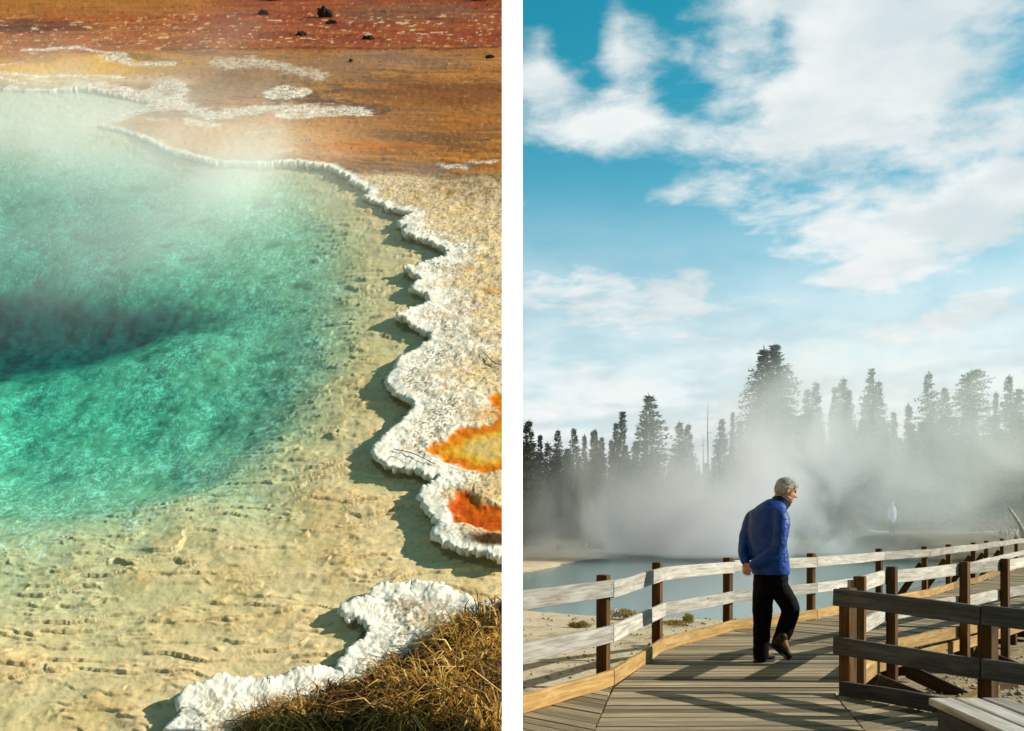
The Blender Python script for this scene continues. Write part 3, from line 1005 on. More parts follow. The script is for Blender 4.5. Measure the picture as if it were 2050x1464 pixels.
tri_planks('decking', [[(.385, 2.2), (1.895, 2.2), (2.045, 5.0), (.385, 5.0)], [(.385, 5.0), (2.045, 5.0), (2.375, 6.4), (.56, 6.4)],
                       [(.56, 6.4), (2.375, 6.4), (2.62, 7.72), (2.80, 8.1), (.87, 8.1)], [(.87, 8.1), (2.80, 8.1), (2.98, 8.42), (3.93, 10.12), (1.56, 10.12)],
                       [(1.56, 10.12), (3.93, 10.12), (2.87, 12.34), (1.68, 10.46)]], (1, .015))
tri_planks('decking', [[(-.02, 2.2), (.375, 2.2), (.375, 5.0), (-.02, 6.84)], [(.375, 5.0), (.55, 6.4), (.86, 8.16), (-.02, 6.84)]], (.62, -.60))
tri_planks('decking', [[(1.905, 2.2), (5.0, 2.2), (5.1, 3.9), (4.25, 5.3), (2.055, 5.0)], [(2.055, 5.0), (4.25, 5.3), (3.29, 6.70), (2.385, 6.4)],
                       [(2.385, 6.4), (3.29, 6.70), (2.64, 7.74)]], (.86, .5))
far_polys = []
dirs = []
right_pts = [(3.94, 10.15), (5.44, 11.72), (6.56, 12.92), (8.09, 14.67), (9.69, 16.47), (11.2, 18.2), (13.0, 20.6), (14.8, 23.2), (16.8, 26.2), (19.2, 29.4), (22.0, 33.0)]
left_pts = [(2.89, 12.34), (4.46, 13.86), (6.38, 16.25), (8.0, 18.14), (9.38, 20.14), (10.95, 22.24), (12.35, 24.44), (14.05, 26.94), (16.05, 29.94), (18.25, 33.1), (20.5, 36.4)]
bmall = None
for i in range(10):
    l0, l1, r0, r1 = left_pts[i], left_pts[i + 1], right_pts[i], right_pts[i + 1]
    mx_, my_ = (l1[0] - l0[0] + r1[0] - r0[0]), (l1[1] - l0[1] + r1[1] - r0[1])
    tri_planks('decking', [[l0, r0, r1, l1]], (my_, -mx_))

# timbers under the deck edge on the gravel side
for i in range(len(FB) - 1):
    a, b_ = Vector((*FB[i], 0)), Vector((*FB[i + 1], 0))
    dd = (b_ - a).normalized(); nn = Vector((-dd.y, dd.x, 0))
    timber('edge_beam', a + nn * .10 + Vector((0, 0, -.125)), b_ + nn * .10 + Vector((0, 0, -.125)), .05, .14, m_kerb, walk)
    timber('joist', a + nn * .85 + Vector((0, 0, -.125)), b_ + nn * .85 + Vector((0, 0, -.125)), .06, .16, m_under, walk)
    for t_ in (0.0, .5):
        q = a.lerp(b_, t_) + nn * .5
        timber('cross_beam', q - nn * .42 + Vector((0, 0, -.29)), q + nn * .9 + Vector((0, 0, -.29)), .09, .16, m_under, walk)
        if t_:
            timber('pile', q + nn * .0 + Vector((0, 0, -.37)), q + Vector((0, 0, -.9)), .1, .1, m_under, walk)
for a, b_ in (((3.6, 9.35, -.16), (4.75, 9.2, -.62)), ((5.6, 11.5, -.16), (6.7, 11.1, -.6)), ((4.3, 10.3, -.2), (5.1, 9.9, -.6))):
    timber('brace', a, b_, .06, .15, m_under, walk)
timber('stub_beam', (4.32, 9.2, -.40), (4.86, 9.55, -.30), .12, .17, m_kerb, walk)
timber('stub_beam', (6.55, 11.2, -.30), (6.95, 11.5, -.24), .10, .14, m_kerb, walk)
timber('stub_beam', (5.0, 10.55, -.46), (5.25, 10.7, -.46), .10, .10, m_kerb, walk)
for q in ((3.55, 9.0), (5.35, 10.4), (6.2, 10.5)):
    timber('footing', (q[0] - .18, q[1] - .06, GZ + .03), (q[0] + .18, q[1] + .06, GZ + .03), .14, .09, m_under, walk)
for a, b_ in zip(FC[:-1], FC[1:]):
    timber('edge_beam', (a[0] + .03, a[1] - .02, -.12), (b_[0] + .03, b_[1] - .02, -.12), .05, .14, m_under, walk)
for a, b_ in zip(FA[:-1], FA[1:]):
    timber('edge_beam', (a[0], a[1], -.125), (b_[0], b_[1], -.125), .05, .15, m_under, walk)


m_nail, t, b = material('rusty_nail')
b.inputs['Base Color'].default_value = (.03, .02, .015, 1)
def L_small(a, b_):
    return False


def fence(label, pts, side, ztop=.96, rails=((.91, .145), (.52, .145)), kerb=.135, low=None, post_w=.105, kerb_mat=None, rail_mat=None, far_braces=(), skip_posts=(), rail_ends=(0, 0), slope=0.0, kerb_gap=0.004):
    """Posts along pts; boards on the given side (+1: to the left of the run, -1: to its right)."""
    f = empty('boardwalk_fence', (pts[1][0], pts[1][1], 0))
    tag(f, label, 'fence', 'wooden fences along the boardwalk')
    n = len(pts)
    V2 = [Vector((x, y, 0)) for x, y in pts]
    def nrm(i):
        a = V2[max(0, i - 1)]; b2 = V2[min(n - 1, i + 1)]
        d_ = (b2 - a).normalized()
        return Vector((-d_.y, d_.x, 0)) * side
    for i in range(n):
        if i in skip_posts:
            continue
        nn = nrm(i)
        q = V2[i] - nn * (post_w / 2 + .004)
        zt = ztop - slope * i + random.uniform(-.012, .012)
        lean = Vector((random.uniform(-.008, .008), random.uniform(-.008, .008), 0))
        bm = new_bm()
        beam(bm, q + Vector((0, 0, low if low is not None else GZ - .1)), q + lean + Vector((0, 0, zt)), post_w, post_w * .92, up=nn)
        o = bm_obj('post', bm, m_post, f)
        mo = o.modifiers.new('bevel', 'BEVEL'); mo.width = .006; mo.segments = 2
    for i in range(n - 1):
        na, nb = nrm(i), nrm(i + 1)
        a, b2 = V2[i], V2[i + 1]
        dd = (b2 - a).normalized()
        nn = Vector((-dd.y, dd.x, 0)) * side
        for zt, hh_ in rails:
            zc = zt - hh_ / 2
            j0, j1 = random.uniform(-.01, .01), random.uniform(-.01, .01)
            p0 = a + nn * .024 + Vector((0, 0, zc + j0 - slope * i)); p1 = b2 + nn * .024 + Vector((0, 0, zc + j1 - slope * (i + 1)))
            if i == 0 and rail_ends[0]: p0 -= dd * rail_ends[0]
            if i == n - 2 and rail_ends[1]: p1 += dd * rail_ends[1]
            p0 += dd * .003; p1 -= dd * .003
            ro = timber('rail', p0, p1, .042, hh_, rail_mat or m_rail, f, warp=.004)
            nm_ = ro.data; bmn = bmesh.new(); bmn.from_mesh(nm_)
            du = (p1 - p0).normalized()
            for e_ in ((.05, .14) if L_small(a, b2) else (.05,)):
                for q0, sg in ((p0, 1), (p1, -1)):
                    for zo in (-.035, .035):
                        c_ = q0 + du * sg * (.045 if e_ == .05 else .16) + Vector((0, 0, zo)) + nn * .0225
                        vv = [bmn.verts.new(c_ + du * .006 * math.cos(k_ * math.pi / 3) + Vector((0, 0, .006 * math.sin(k_ * math.pi / 3)))) for k_ in range(6)]
                        fn = bmn.faces.new(vv); fn.material_index = 1
            bmn.to_mesh(nm_); bmn.free()
            nm_.materials.append(m_nail)
        if kerb:
            p0 = a + nn * .026 + Vector((0, 0, kerb / 2 + kerb_gap)) + dd * .002; p1 = b2 + nn * .026 + Vector((0, 0, kerb / 2 + kerb_gap)) - dd * .002
            timber('kerb_board', p0, p1, .045, kerb, kerb_mat or m_kerb, f, warp=.006)
    for i in far_braces:
        nn = nrm(i)
        q = V2[i] - nn * .12
        timber('brace', q + Vector((0, 0, .62)), q - nn * .55 + Vector((0, 0, -.25)), .05, .12, m_post, f)
    return f


fence('long pale railed fence curving along the pool behind the walking man', FA, -1, far_braces=(6, 7, 8, 9, 10))
fence('brown posted fence across the gravel, pale boards on its far side', FB, 1, ztop=.935, rails=((.90, .14), (.50, .14)), kerb=.135, low=-.9)
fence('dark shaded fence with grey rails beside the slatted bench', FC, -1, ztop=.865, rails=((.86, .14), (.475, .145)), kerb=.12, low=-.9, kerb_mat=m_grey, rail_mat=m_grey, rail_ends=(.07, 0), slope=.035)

# bench
bench = empty('bench', (2.5, 4.4, 0))
tag(bench, 'weathered grey bench of three thick planks at the deck corner', 'bench')
for i, x0 in enumerate((2.335, 2.485, 2.635)):
    timber('seat_plank', (x0 + .07, 5.33 + .004 * i, .40), (x0 + .03, 3.45, .40), .134, .042, m_rail, bench, bevel=.008)
for y0 in (5.15, 3.7):
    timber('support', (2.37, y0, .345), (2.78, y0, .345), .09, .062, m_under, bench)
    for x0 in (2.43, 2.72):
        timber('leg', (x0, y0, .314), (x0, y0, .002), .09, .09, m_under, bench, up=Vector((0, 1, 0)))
timber('side_board', (2.368, 5.25, .27), (2.34, 3.5, .27), .03, .20, m_grey, bench)

# ------------------------------------------------------------------ ground sheet on this side
def grid_axis(parts):
    return np.concatenate([np.arange(a, b_, s) for a, b_, s in parts])
gx_ = grid_axis([(-220, -30, 12), (-30, -2, 1.0), (-2, 14, .12), (14, 40, .6), (40, 420, 14)])
gy_ = grid_axis([(-40, 2, 3), (2, 6, .4), (6, 24, .12), (24, 50, .5), (50, 130, 2), (130, 900, 30)])
XX, YY = np.meshgrid(gx_, gy_)
PW = [(-14, 20.5), (-3, 21.6), (.62, 21.4), (1.2, 19.9), (2.36, 19.3), (4.0, 19.1), (6.2, 19.0), (8.2, 21.5), (12.5, 27.5), (17, 34), (22, 45), (20, 56), (14, 62), (9.5, 60), (6, 55), (3.6, 47), (2.2, 41), (.6, 36), (-3, 34), (-14, 36)]
jx = .7 * fbm(XX * .35, YY * .35, 4, 301); jy = .7 * fbm(XX * .35, YY * .35, 4, 303)
pin = inside(XX + jx, YY + jy, PW); pd_ = seg_dist(XX + jx, YY + jy, PW, True)
psd = np.where(pin, -pd_, pd_)
Z = GZ + .05 * fbm(XX * .5, YY * .5, 4, 305) + .012 * fbm(XX * 5, YY * 5, 3, 307)
Z += sstep(60, 100, YY) * .55 + 1.25 * sstep(42, 54, YY) * sstep(15.5, 20, XX - (YY - 50) * .3)
Z += sstep(104, 150, YY) * 5.0
Z = np.where(psd < 0, np.maximum(-1.6, GZ - .10 + psd * .25), Z - .10 * sstep(1.2, 0, psd))
Z = np.minimum(Z, GZ + .12 + 2.5 * sstep(40, 60, YY) + 8 * sstep(90, 150, YY))
gc = np.zeros(XX.shape + (3,)); gc[:] = C(186, 176, 150)
gc = lay(gc, sstep(-.1, .4, fbm(XX * 1.2, YY * 1.2, 5, 311)) * .6, C(150, 134, 104))
gc = lay(gc, sstep(.2, .45, fbm(XX * 2.5, YY * 4, 5, 313)) * .7 * sstep(24, 12, YY), C(96, 82, 58))
gc = lay(gc, sstep(.1, .4, fbm(XX * .8, YY * 1.6, 4, 314)) * .6 * sstep(13, 16, YY) * sstep(30, 20, YY), C(122, 104, 62))
gravel = sstep(3.2, 3.8, XX - .30 * (YY - 8)) * sstep(30, 20, YY)
gc = lay(gc, gravel, C(150, 136, 106))
gc = lay(gc, gravel * sstep(.05, .4, fbm(XX * 6, YY * 6, 3, 315)), C(92, 80, 58))
meadow = sstep(46, 60, YY + 6 * fbm(XX * .1, YY * .1, 3, 317) + .5 * np.clip(XX, 0, 20) - 4)
gc = lay(gc, meadow, C(68, 68, 40))
gc = lay(gc, meadow * sstep(-.1, .3, fbm(XX * .22, YY * .5, 4, 319)) * .85, C(96, 60, 36))
gc = lay(gc, meadow * sstep(.1, .4, fbm(XX * .3, YY * .6, 4, 321)) * .9, C(62, 70, 40))
gc = lay(gc, sstep(74, 88, YY), C(44, 50, 32))
co_ = np.stack([XX, YY, Z], -1).reshape(-1, 3)
ii = np.arange(XX.size).reshape(XX.shape)
q_ = np.stack([ii[:-1, :-1], ii[:-1, 1:], ii[1:, 1:], ii[1:, :-1]], -1).reshape(-1, 4)
m_gnd, t, b = material('sandy_ground')
ca = t.node('ShaderNodeVertexColor', layer_name='Pigment').outputs[0]
oo = t.node('ShaderNodeTexCoord').outputs['Object']
na_, nb_ = t.noise(oo, 14, 5, .65), t.noise(oo, 55, 4, .65)
c = t.mix(t.math('MULTIPLY', t.smooth(na_, .52, .7), .5), ca, (.10, .08, .055))
c = t.mix(t.math('MULTIPLY', t.smooth(nb_, .5, .72), .45), c, (.42, .38, .30))
t.put(b.inputs['Base Color'], c)
b.inputs['Roughness'].default_value = .95
b.inputs['Specular IOR Level'].default_value = .1
t.put(b.inputs['Normal'], t.bump(t.math('ADD', na_, t.math('MULTIPLY', nb_, .6)), .7, .03))
gnd = mesh_np('ground', co_, q_, m_gnd, None, True, {'Pigment': gc.reshape(-1, 3)})
tag(gnd, 'pale sandy shore, gravel and heath from the boardwalk to the forest', 'ground', kind='structure')

# loose stones on the gravel and the sand
m_peb = speckled('pebble', (.20, .17, .12), (.40, .36, .28), 3, .9, .3, .01)
rp = np.random.default_rng(31)
def ground_h(x, y):
    return Z[np.clip(np.searchsorted(gy_, y), 0, len(gy_) - 1), np.clip(np.searchsorted(gx_, x), 0, len(gx_) - 1)]
px_ = np.concatenate([rp.uniform(2.9, 8.5, 5200), rp.uniform(.1, 6, 900)]); py_ = np.concatenate([rp.uniform(5.5, 13, 5200), rp.uniform(9, 19, 900)])
keep = (py_ < 8.9 + (px_ - 2.9) * 1.05) & (np.arange(len(px_)) < 5200) | (np.arange(len(px_)) >= 5200) & (py_ > 9.6 + (px_ - .8) * 2.0)
px_, py_ = px_[keep], py_[keep]
sz = rp.gamma(2.2, .006, len(px_)) + .006
oct_ = np.array([(1, 0, 0), (0, 1, 0), (-1, 0, 0), (0, -1, 0), (0, 0, .7), (0, 0, -.7)])
tri_ = np.array([(0, 1, 4), (1, 2, 4), (2, 3, 4), (3, 0, 4), (1, 0, 5), (2, 1, 5), (3, 2, 5), (0, 3, 5)])
an_ = rp.uniform(0, 6.28, len(px_))
vv_p = oct_[None] * (sz[:, None, None] * rp.uniform(.6, 1.4, (len(px_), 6, 1)))
rx_ = vv_p[..., 0] * np.cos(an_)[:, None] - vv_p[..., 1] * np.sin(an_)[:, None]
ry_ = vv_p[..., 0] * np.sin(an_)[:, None] + vv_p[..., 1] * np.cos(an_)[:, None]
pv = np.stack([rx_ + px_[:, None], ry_ + py_[:, None], vv_p[..., 2] + (ground_h(px_, py_) + sz * .25)[:, None]], -1).reshape(-1, 3)
pf = (tri_[None] + 6 * np.arange(len(px_))[:, None, None]).reshape(-1, 3)
peb = mesh_np('gravel', pv, pf, m_peb)
tag(peb, 'loose tan stones on the gravel between the fences and on the sand', 'gravel', kind='stuff')

m_lake, t, b = material('lake_water')
b.inputs['Base Color'].default_value = (.13, .25, .27, 1)
b.inputs['Roughness'].default_value = .07
b.inputs['Specular IOR Level'].default_value = .5
oo = t.node('ShaderNodeTexCoord').outputs['Object']
t.put(b.inputs['Normal'], t.bump(t.noise(t.mapping(oo, scale=(1, 2.5, 1)), 6, 4, .6), .25, .02))
bm = bmesh.new()
vs = [bm.verts.new((x, y, GZ - .07)) for x, y in ((-16, 17), (26, 17), (26, 66), (-16, 66))]
bm.faces.new(vs)
lake = bm_obj('water', bm, m_lake)
tag(lake, 'pale blue steaming pool behind the curved fence', 'water', kind='structure')

# ------------------------------------------------------------------ white divider post, added as a blank gap between slope and boardwalk
m_white, t, b = material('added_divider_white')
b.inputs['Base Color'].default_value = (.90, .90, .89, 1)
b.inputs['Roughness'].default_value = .6
oo = t.node('ShaderNodeTexCoord').outputs['Object']
t.put(b.inputs['Normal'], t.bump(t.noise(oo, 40, 3), .08, .002))
bm = bmesh.new()
hw = 19.5 / FPX
pp = [(-hw * 3.0 - .0008, 3.0), (hw * 3.075, 3.075), (hw * 3.0 + .004, 3.12), (-hw * 3.0 - .0008, 3.06)]
lowv_ = [bm.verts.new((x, y, -1.0)) for x, y in pp]; topv = [bm.verts.new((x, y, 3.45)) for x, y in pp]
bm.faces.new(lowv_[::-1]); bm.faces.new(topv)
for i in range(4):
    bm.faces.new((lowv_[i], lowv_[(i + 1) % 4], topv[(i + 1) % 4], topv[i]))
bmesh.ops.recalc_face_normals(bm, faces=bm.faces)
pst = bm_obj('added_divider_post', bm, m_white)
tag(pst, 'tall slim white divider post added between the spring and the boardwalk', 'post')
# ------------------------------------------------------------------ people
from mathutils import noise as mnoise


def ring_loft(bm, rings, seg=18, caps=True):
    """Closed skin through elliptical rings (centre, half-axis a, half-axis b)."""
    prev = None
    first = last = None
    for c, a, b_ in rings:
        vs = [bm.verts.new(Vector(c) + Vector(a) * math.cos(2 * math.pi * i / seg) + Vector(b_) * math.sin(2 * math.pi * i / seg)) for i in range(seg)]
        if prev:
            for i in range(seg):
                bm.faces.new((prev[i], prev[(i + 1) % seg], vs[(i + 1) % seg], vs[i]))
        else:
            first = vs
        prev = vs
    if caps:
        bm.faces.new(first[::-1]); bm.faces.new(prev)


def limb(bm, pts, rad, seg=16, round_ends=True):
    """A tapering tube through points, bending smoothly, with rounded ends."""
    pts = [Vector(p) for p in pts]
    # resample with Catmull-Rom
    P2, R2 = [], []
    n = len(pts)
    for i in range(n - 1):
        p0 = pts[max(0, i - 1)]; p1 = pts[i]; p2 = pts[i + 1]; p3 = pts[min(n - 1, i + 2)]
        m = 6
        for k in range(m + (1 if i == n - 2 else 0)):
            t_ = k / m
            P2.append(0.5 * ((2 * p1) + (p2 - p0) * t_ + (2 * p0 - 5 * p1 + 4 * p2 - p3) * t_ ** 2 + (3 * p1 - p0 - 3 * p2 + p3) * t_ ** 3))
            R2.append(rad[i] * (1 - t_) + rad[i + 1] * t_)
    rings = []
    ref = None
    N = len(P2)
    for i in range(N):
        tn = (P2[min(N - 1, i + 1)] - P2[max(0, i - 1)]).normalized()
        if ref is None:
            ref = tn.orthogonal().normalized()
        a = (ref - tn * ref.dot(tn)).normalized(); ref = a
        b_ = tn.cross(a)
        if i == 0 and round_ends:
            for f_ in (.95, .75, .4):
                r_ = R2[0]; rings.append((P2[0] - tn * r_ * f_, a * r_ * math.sqrt(1 - f_ * f_), b_ * r_ * math.sqrt(1 - f_ * f_)))
        rings.append((P2[i], a * R2[i], b_ * R2[i]))
        if i == N - 1 and round_ends:
            for f_ in (.4, .75, .95):
                r_ = R2[-1]; rings.append((P2[-1] + tn * r_ * f_, a * r_ * math.sqrt(1 - f_ * f_), b_ * r_ * math.sqrt(1 - f_ * f_)))
    ring_loft(bm, rings, seg)


def ball(bm, c, r, rot=None, sub=3):
    ret = bmesh.ops.create_icosphere(bm, subdivisions=sub, radius=1)
    for v in ret['verts']:
        q = Vector((v.co.x * r[0], v.co.y * r[1], v.co.z * r[2]))
        if rot: q = rot @ q
        v.co = q + Vector(c)


def fused(name, bm, mat, parent, voxel=.01, smooth_it=4):
    """One continuous surface out of overlapping closed shapes."""
    o = bm_obj(name, bm, mat, parent, True)
    rm = o.modifiers.new('fuse', 'REMESH')
    rm.mode = 'VOXEL'
    rm.voxel_size = voxel
    rm.use_smooth_shade = True
    sm = o.modifiers.new('smooth', 'SMOOTH')
    sm.factor = .5
    sm.iterations = smooth_it
    return o


m_skin, t, b = material('skin')
oo = t.node('ShaderNodeTexCoord').outputs['Object']
t.put(b.inputs['Base Color'], t.mix(t.smooth(t.noise(oo, 22, 4), .35, .65), (.50, .22, .14), (.58, .30, .20)))
b.inputs['Roughness'].default_value = .5
b.inputs['Subsurface Weight'].default_value = .06
b.inputs['Subsurface Radius'].default_value = (.01, .004, .002)
t.put(b.inputs['Normal'], t.bump(t.noise(oo, 160, 4), .35, .003))

m_jack, t, b = material('blue_quilted_nylon')
oo = t.node('ShaderNodeTexCoord').outputs['Object']
sp_ = t.node('ShaderNodeSeparateXYZ'); t.put(sp_.inputs[0], oo)
wob = t.noise(oo, 7, 3, .5)
zq = t.math('ADD', t.math('MULTIPLY', sp_.outputs[2], 2 * math.pi / .085), t.math('MULTIPLY', wob, 1.6))
xq = t.math('ADD', t.math('MULTIPLY', t.math('ADD', sp_.outputs[0], t.math('MULTIPLY', sp_.outputs[1], -.7)), 2 * math.pi / .10), t.math('MULTIPLY', wob, 1.6))
lz = t.math('POWER', t.math('ABSOLUTE', t.math('SINE', t.math('MULTIPLY', zq, .5))), .35)
lx = t.math('POWER', t.math('ABSOLUTE', t.math('SINE', t.math('MULTIPLY', xq, .5))), .35)
qh = t.math('MULTIPLY', lz, lx)
wr = t.noise(t.mapping(oo, scale=(1, 1, .8)), 26, 4, .6, .8)
t.put(b.inputs['Base Color'], t.mix(t.smooth(t.noise(oo, 12, 4), .3, .7), (.001, .031, .18), (.002, .057, .29)))
b.inputs['Roughness'].default_value = .46
b.inputs['Specular IOR Level'].default_value = .3
bn1 = t.bump(qh, .32, .008)
t.put(b.inputs['Normal'], t.bump(wr, .55, .016, bn1))

m_navy, t, b = material('navy_lining')
b.inputs['Base Color'].default_value = (.006, .010, .035, 1)
b.inputs['Roughness'].default_value = .7
m_pants, t, b = material('black_trouser_cloth')
oo = t.node('ShaderNodeTexCoord').outputs['Object']
t.put(b.inputs['Base Color'], t.mix(t.noise(oo, 30, 4), (.0012, .0012, .0015), (.003, .003, .003)))
b.inputs['Roughness'].default_value = .75
b.inputs['Specular IOR Level'].default_value = .06
t.put(b.inputs['Normal'], t.bump(t.noise(t.mapping(oo, scale=(1, 1, .5)), 9, 4, .55, .5), .8, .03))
m_boot = speckled('tan_boot_leather', (.17, .085, .03), (.28, .15, .055), 18, .65, .4, .004, cc=(.05, .03, .02))
m_toe = speckled('dark_boot_leather', (.018, .012, .008), (.035, .022, .014), 18, .6, .4, .004)
m_sole, t, b = material('dark_boot_sole')
b.inputs['Base Color'].default_value = (.015, .012, .010, 1)
b.inputs['Roughness'].default_value = .8
m_hair, t, b = material('grey_hair')
oo = t.node('ShaderNodeTexCoord').outputs['Object']
tone = t.node('ShaderNodeVertexColor', layer_name='Tone').outputs[0]
hc = t.mix(t.smooth(t.noise(oo, 45, 3), .38, .62), (.52, .50, .43), (.82, .79, .70))
t.put(b.inputs['Base Color'], t.mix(1.0, hc, tone, 'MULTIPLY'))
b.inputs['Roughness'].default_value = .55
m_eye, t, b = material('eye_dark')
b.inputs['Base Color'].default_value = (.02, .015, .012, 1)
b.inputs['Roughness'].default_value = .15

MD = 9.5
def M(px, py, dd=0.0):
    return P(px, py, MD + dd)

man = empty('person', (M(1541, 1328).x, MD, 0))
tag(man, 'grey haired man in blue quilted jacket, black trousers and tan boots walking, hands behind back', 'person')

SIDE = Vector((.66, -.75, 0))      # towards his right hand
FRONT = Vector((.75, .66, 0))

# --- head frame
hd = Vector((.985, .02, -.30)).normalized()             # looking ahead and down
hl = Vector((0, 0, 1)).cross(hd).normalized()
hu = hd.cross(hl).normalized()
HM = Matrix((hd, hl, hu)).transposed()
HC = M(1574.5, 982.5, .02)
HS = 1.0
def H(x, y, z):
    return HC + HM @ (Vector((x, y, z)) * HS)
HR = HM

bm = new_bm()
ball(bm, H(-.012, 0, .022), (.100, .078, .094), HR)                 # skull
ball(bm, H(.030, 0, -.030), (.064, .062, .080), HR)                 # face
ball(bm, H(.052, 0, -.078), (.036, .040, .034), HR)                 # jaw
ball(bm, H(.072, 0, -.096), (.020, .024, .018), HR)                 # chin
ball(bm, H(.080, 0, .028), (.014, .048, .014), HR)                  # brow
ball(bm, H(.078, .026, -.028), (.020, .022, .020), HR)              # cheeks
ball(bm, H(.078, -.026, -.028), (.020, .022, .020), HR)
limb(bm, [H(.088, 0, .012), H(.102, 0, -.010), H(.114, 0, -.030)], [.009, .012, .014], 10)   # nose
ball(bm, H(.102, .012, -.034), (.010, .009, .008), HR, 2)
ball(bm, H(.102, -.012, -.034), (.010, .009, .008), HR, 2)
ball(bm, H(.088, 0, -.058), (.013, .024, .006), HR, 2)              # lips
ball(bm, H(.086, 0, -.070), (.012, .021, .006), HR, 2)
for s_ in (1, -1):
    ball(bm, H(-.012, s_ * .079, -.008), (.018, .008, .033), HR, 2)    # ears
    ball(bm, H(-.006, s_ * .082, -.030), (.009, .006, .010), HR, 2)
    ball(bm, H(-.020, s_ * .083, -.002), (.010, .007, .026), HR, 2)
    ball(bm, H(.020, s_ * .050, -.070), (.034, .016, .026), HR, 2)      # jaw corners
neck_b = M(1553, 1022, .05)
limb(bm, [H(-.035, 0, -.05), H(-.045, 0, -.10), neck_b], [.060, .058, .066])
# --- hidden body under the clothes, so that head and hands belong to one surface
limb(bm, [neck_b, M(1538, 1060, .02), M(1541, 1120, 0), M(1542, 1160, 0)], [.08, .11, .11, .11])
RSH, REL, RWR = M(1563, 1036, -.16), M(1556, 1097, -.22), M(1506, 1131, -.13)
LSH, LEL, LWR = M(1509, 1038, .17), M(1491, 1092, .16), M(1493, 1127, .01)
limb(bm, [neck_b, RSH, REL, RWR], [.05, .05, .042, .030])
limb(bm, [neck_b, LSH, LEL, LWR], [.05, .05, .042, .030])


def hand(bm, wrist, d, palm_n, side, curl, s=1.0, spread=.0):
    """Palm, four bent fingers of different lengths and a thumb leaving the side of the palm."""
    d = Vector(d).normalized(); n = Vector(palm_n).normalized(); sd_ = d.cross(n).normalized() * side
    w = Vector(wrist)
    rings = []
    for f_, ha, hb in ((0, .026, .019), (.03, .034, .017), (.06, .041, .015), (.085, .040, .012)):
        rings.append((w + d * f_ * s, sd_ * ha * s, n * hb * s))
    ring_loft(bm, rings, 14)
    for k, (off, ln, r_) in enumerate(((-.030, .070, .0088), (-.010, .078, .0090), (.010, .072, .0086), (.029, .056, .0078))):
        b0 = w + d * .078 * s + sd_ * off * s
        ang = curl[0] + .05 * k
        pts = [b0]
        dirv = d.copy()
        for j, fr_ in enumerate((.45, .32, .23)):
            dirv = (Quaternion(sd_ * side, (ang if j == 0 else curl[1]) * 1.0) @ dirv)
            if dirv.dot(n) < -.99: pass
            pts.append(pts[-1] + dirv * ln * fr_ * s)
        limb(bm, pts, [r_ * s, r_ * .97 * s, r_ * .9 * s, r_ * .78 * s], 10)
    tb = w + d * .022 * s - sd_ * .028 * s
    td = (d * .62 - sd_ * .72 + n * .3).normalized()
    t2 = (d * .85 - sd_ * .25 + n * .45).normalized()
    limb(bm, [tb, tb + td * .038 * s, tb + td * .038 * s + t2 * .030 * s, tb + td * .038 * s + t2 * .030 * s + (t2 + n * .4).normalized() * .022 * s], [.014 * s, .0115 * s, .0105 * s, .0085 * s], 10)

hand(bm, LWR, (-.12, -.25, -1), (-.75, -.55, 0), 1, (-.55, -.75), 1.0)
hand(bm, RWR, (-.88, .25, -.42), (-.2, .75, -.4), -1, (.75, .9), 1.0)
body = fused('body', bm, m_skin, man, .0055, 3)

for s_ in (1, -1):
    bm = new_bm()
    ball(bm, H(.0815, s_ * .029, .004), (.011, .014, .008), HR, 2)
    bm_obj('eye', bm, m_eye, body, True)
bm = new_bm()
for s_ in (1, -1):
    limb(bm, [H(.094, s_ * .012, .026), H(.094, s_ * .030, .032), H(.080, s_ * .050, .026)], [.004, .006, .004], 8)
cl = bm.loops.layers.float_color['Tone']
for f in bm.faces:
    for lp in f.loops: lp[cl] = (.75, .75, .75, 1)
bm_obj('eyebrow', bm, m_hair, body, True)

# --- hair: a cap with tufts
def hairline(q):
    """Local head point: True where hair grows."""
    x, y, z = q
    if x > .055: return z > .066 - .25 * abs(y)
    if x > .015: return z > .046 + (x - .015) * .4
    if x > -.030: return z > .026
    return z > -.080 + max(0, x + .055) * 2.2
bm = new_bm()
cl = bm.loops.layers.float_color['Tone']
ret = bmesh.ops.create_icosphere(bm, subdivisions=5, radius=1)
loc_ = {}
for v in ret['verts']:
    n_ = v.co.copy()
    q = Vector((n_.x * .108 - .012, n_.y * .086, n_.z * .103 + .022))
    if n_.z < 0:
        q.x += .012 * n_.z
    k_ = mnoise.fractal(n_ * 4.5, .6, 2, 4) * .006 + mnoise.noise(n_ * 14) * .003
    k_ += .008 * max(0, n_.z) + .014 * max(0, n_.x) * max(0, n_.z)
    q += n_ * k_
    loc_[v] = q
dead = [v for v in ret['verts'] if not hairline(loc_[v])]
for v in ret['verts']: v.co = H(*loc_[v])
bmesh.ops.delete(bm, geom=dead, context='VERTS')
for f in bm.faces:
    tt = random.uniform(.75, 1.0)
    for lp in f.loops: lp[cl] = (tt, tt, tt, 1)
base_v = [(v.co.copy(), (v.co - H(-.012, 0, .022)).normalized()) for v in bm.verts]
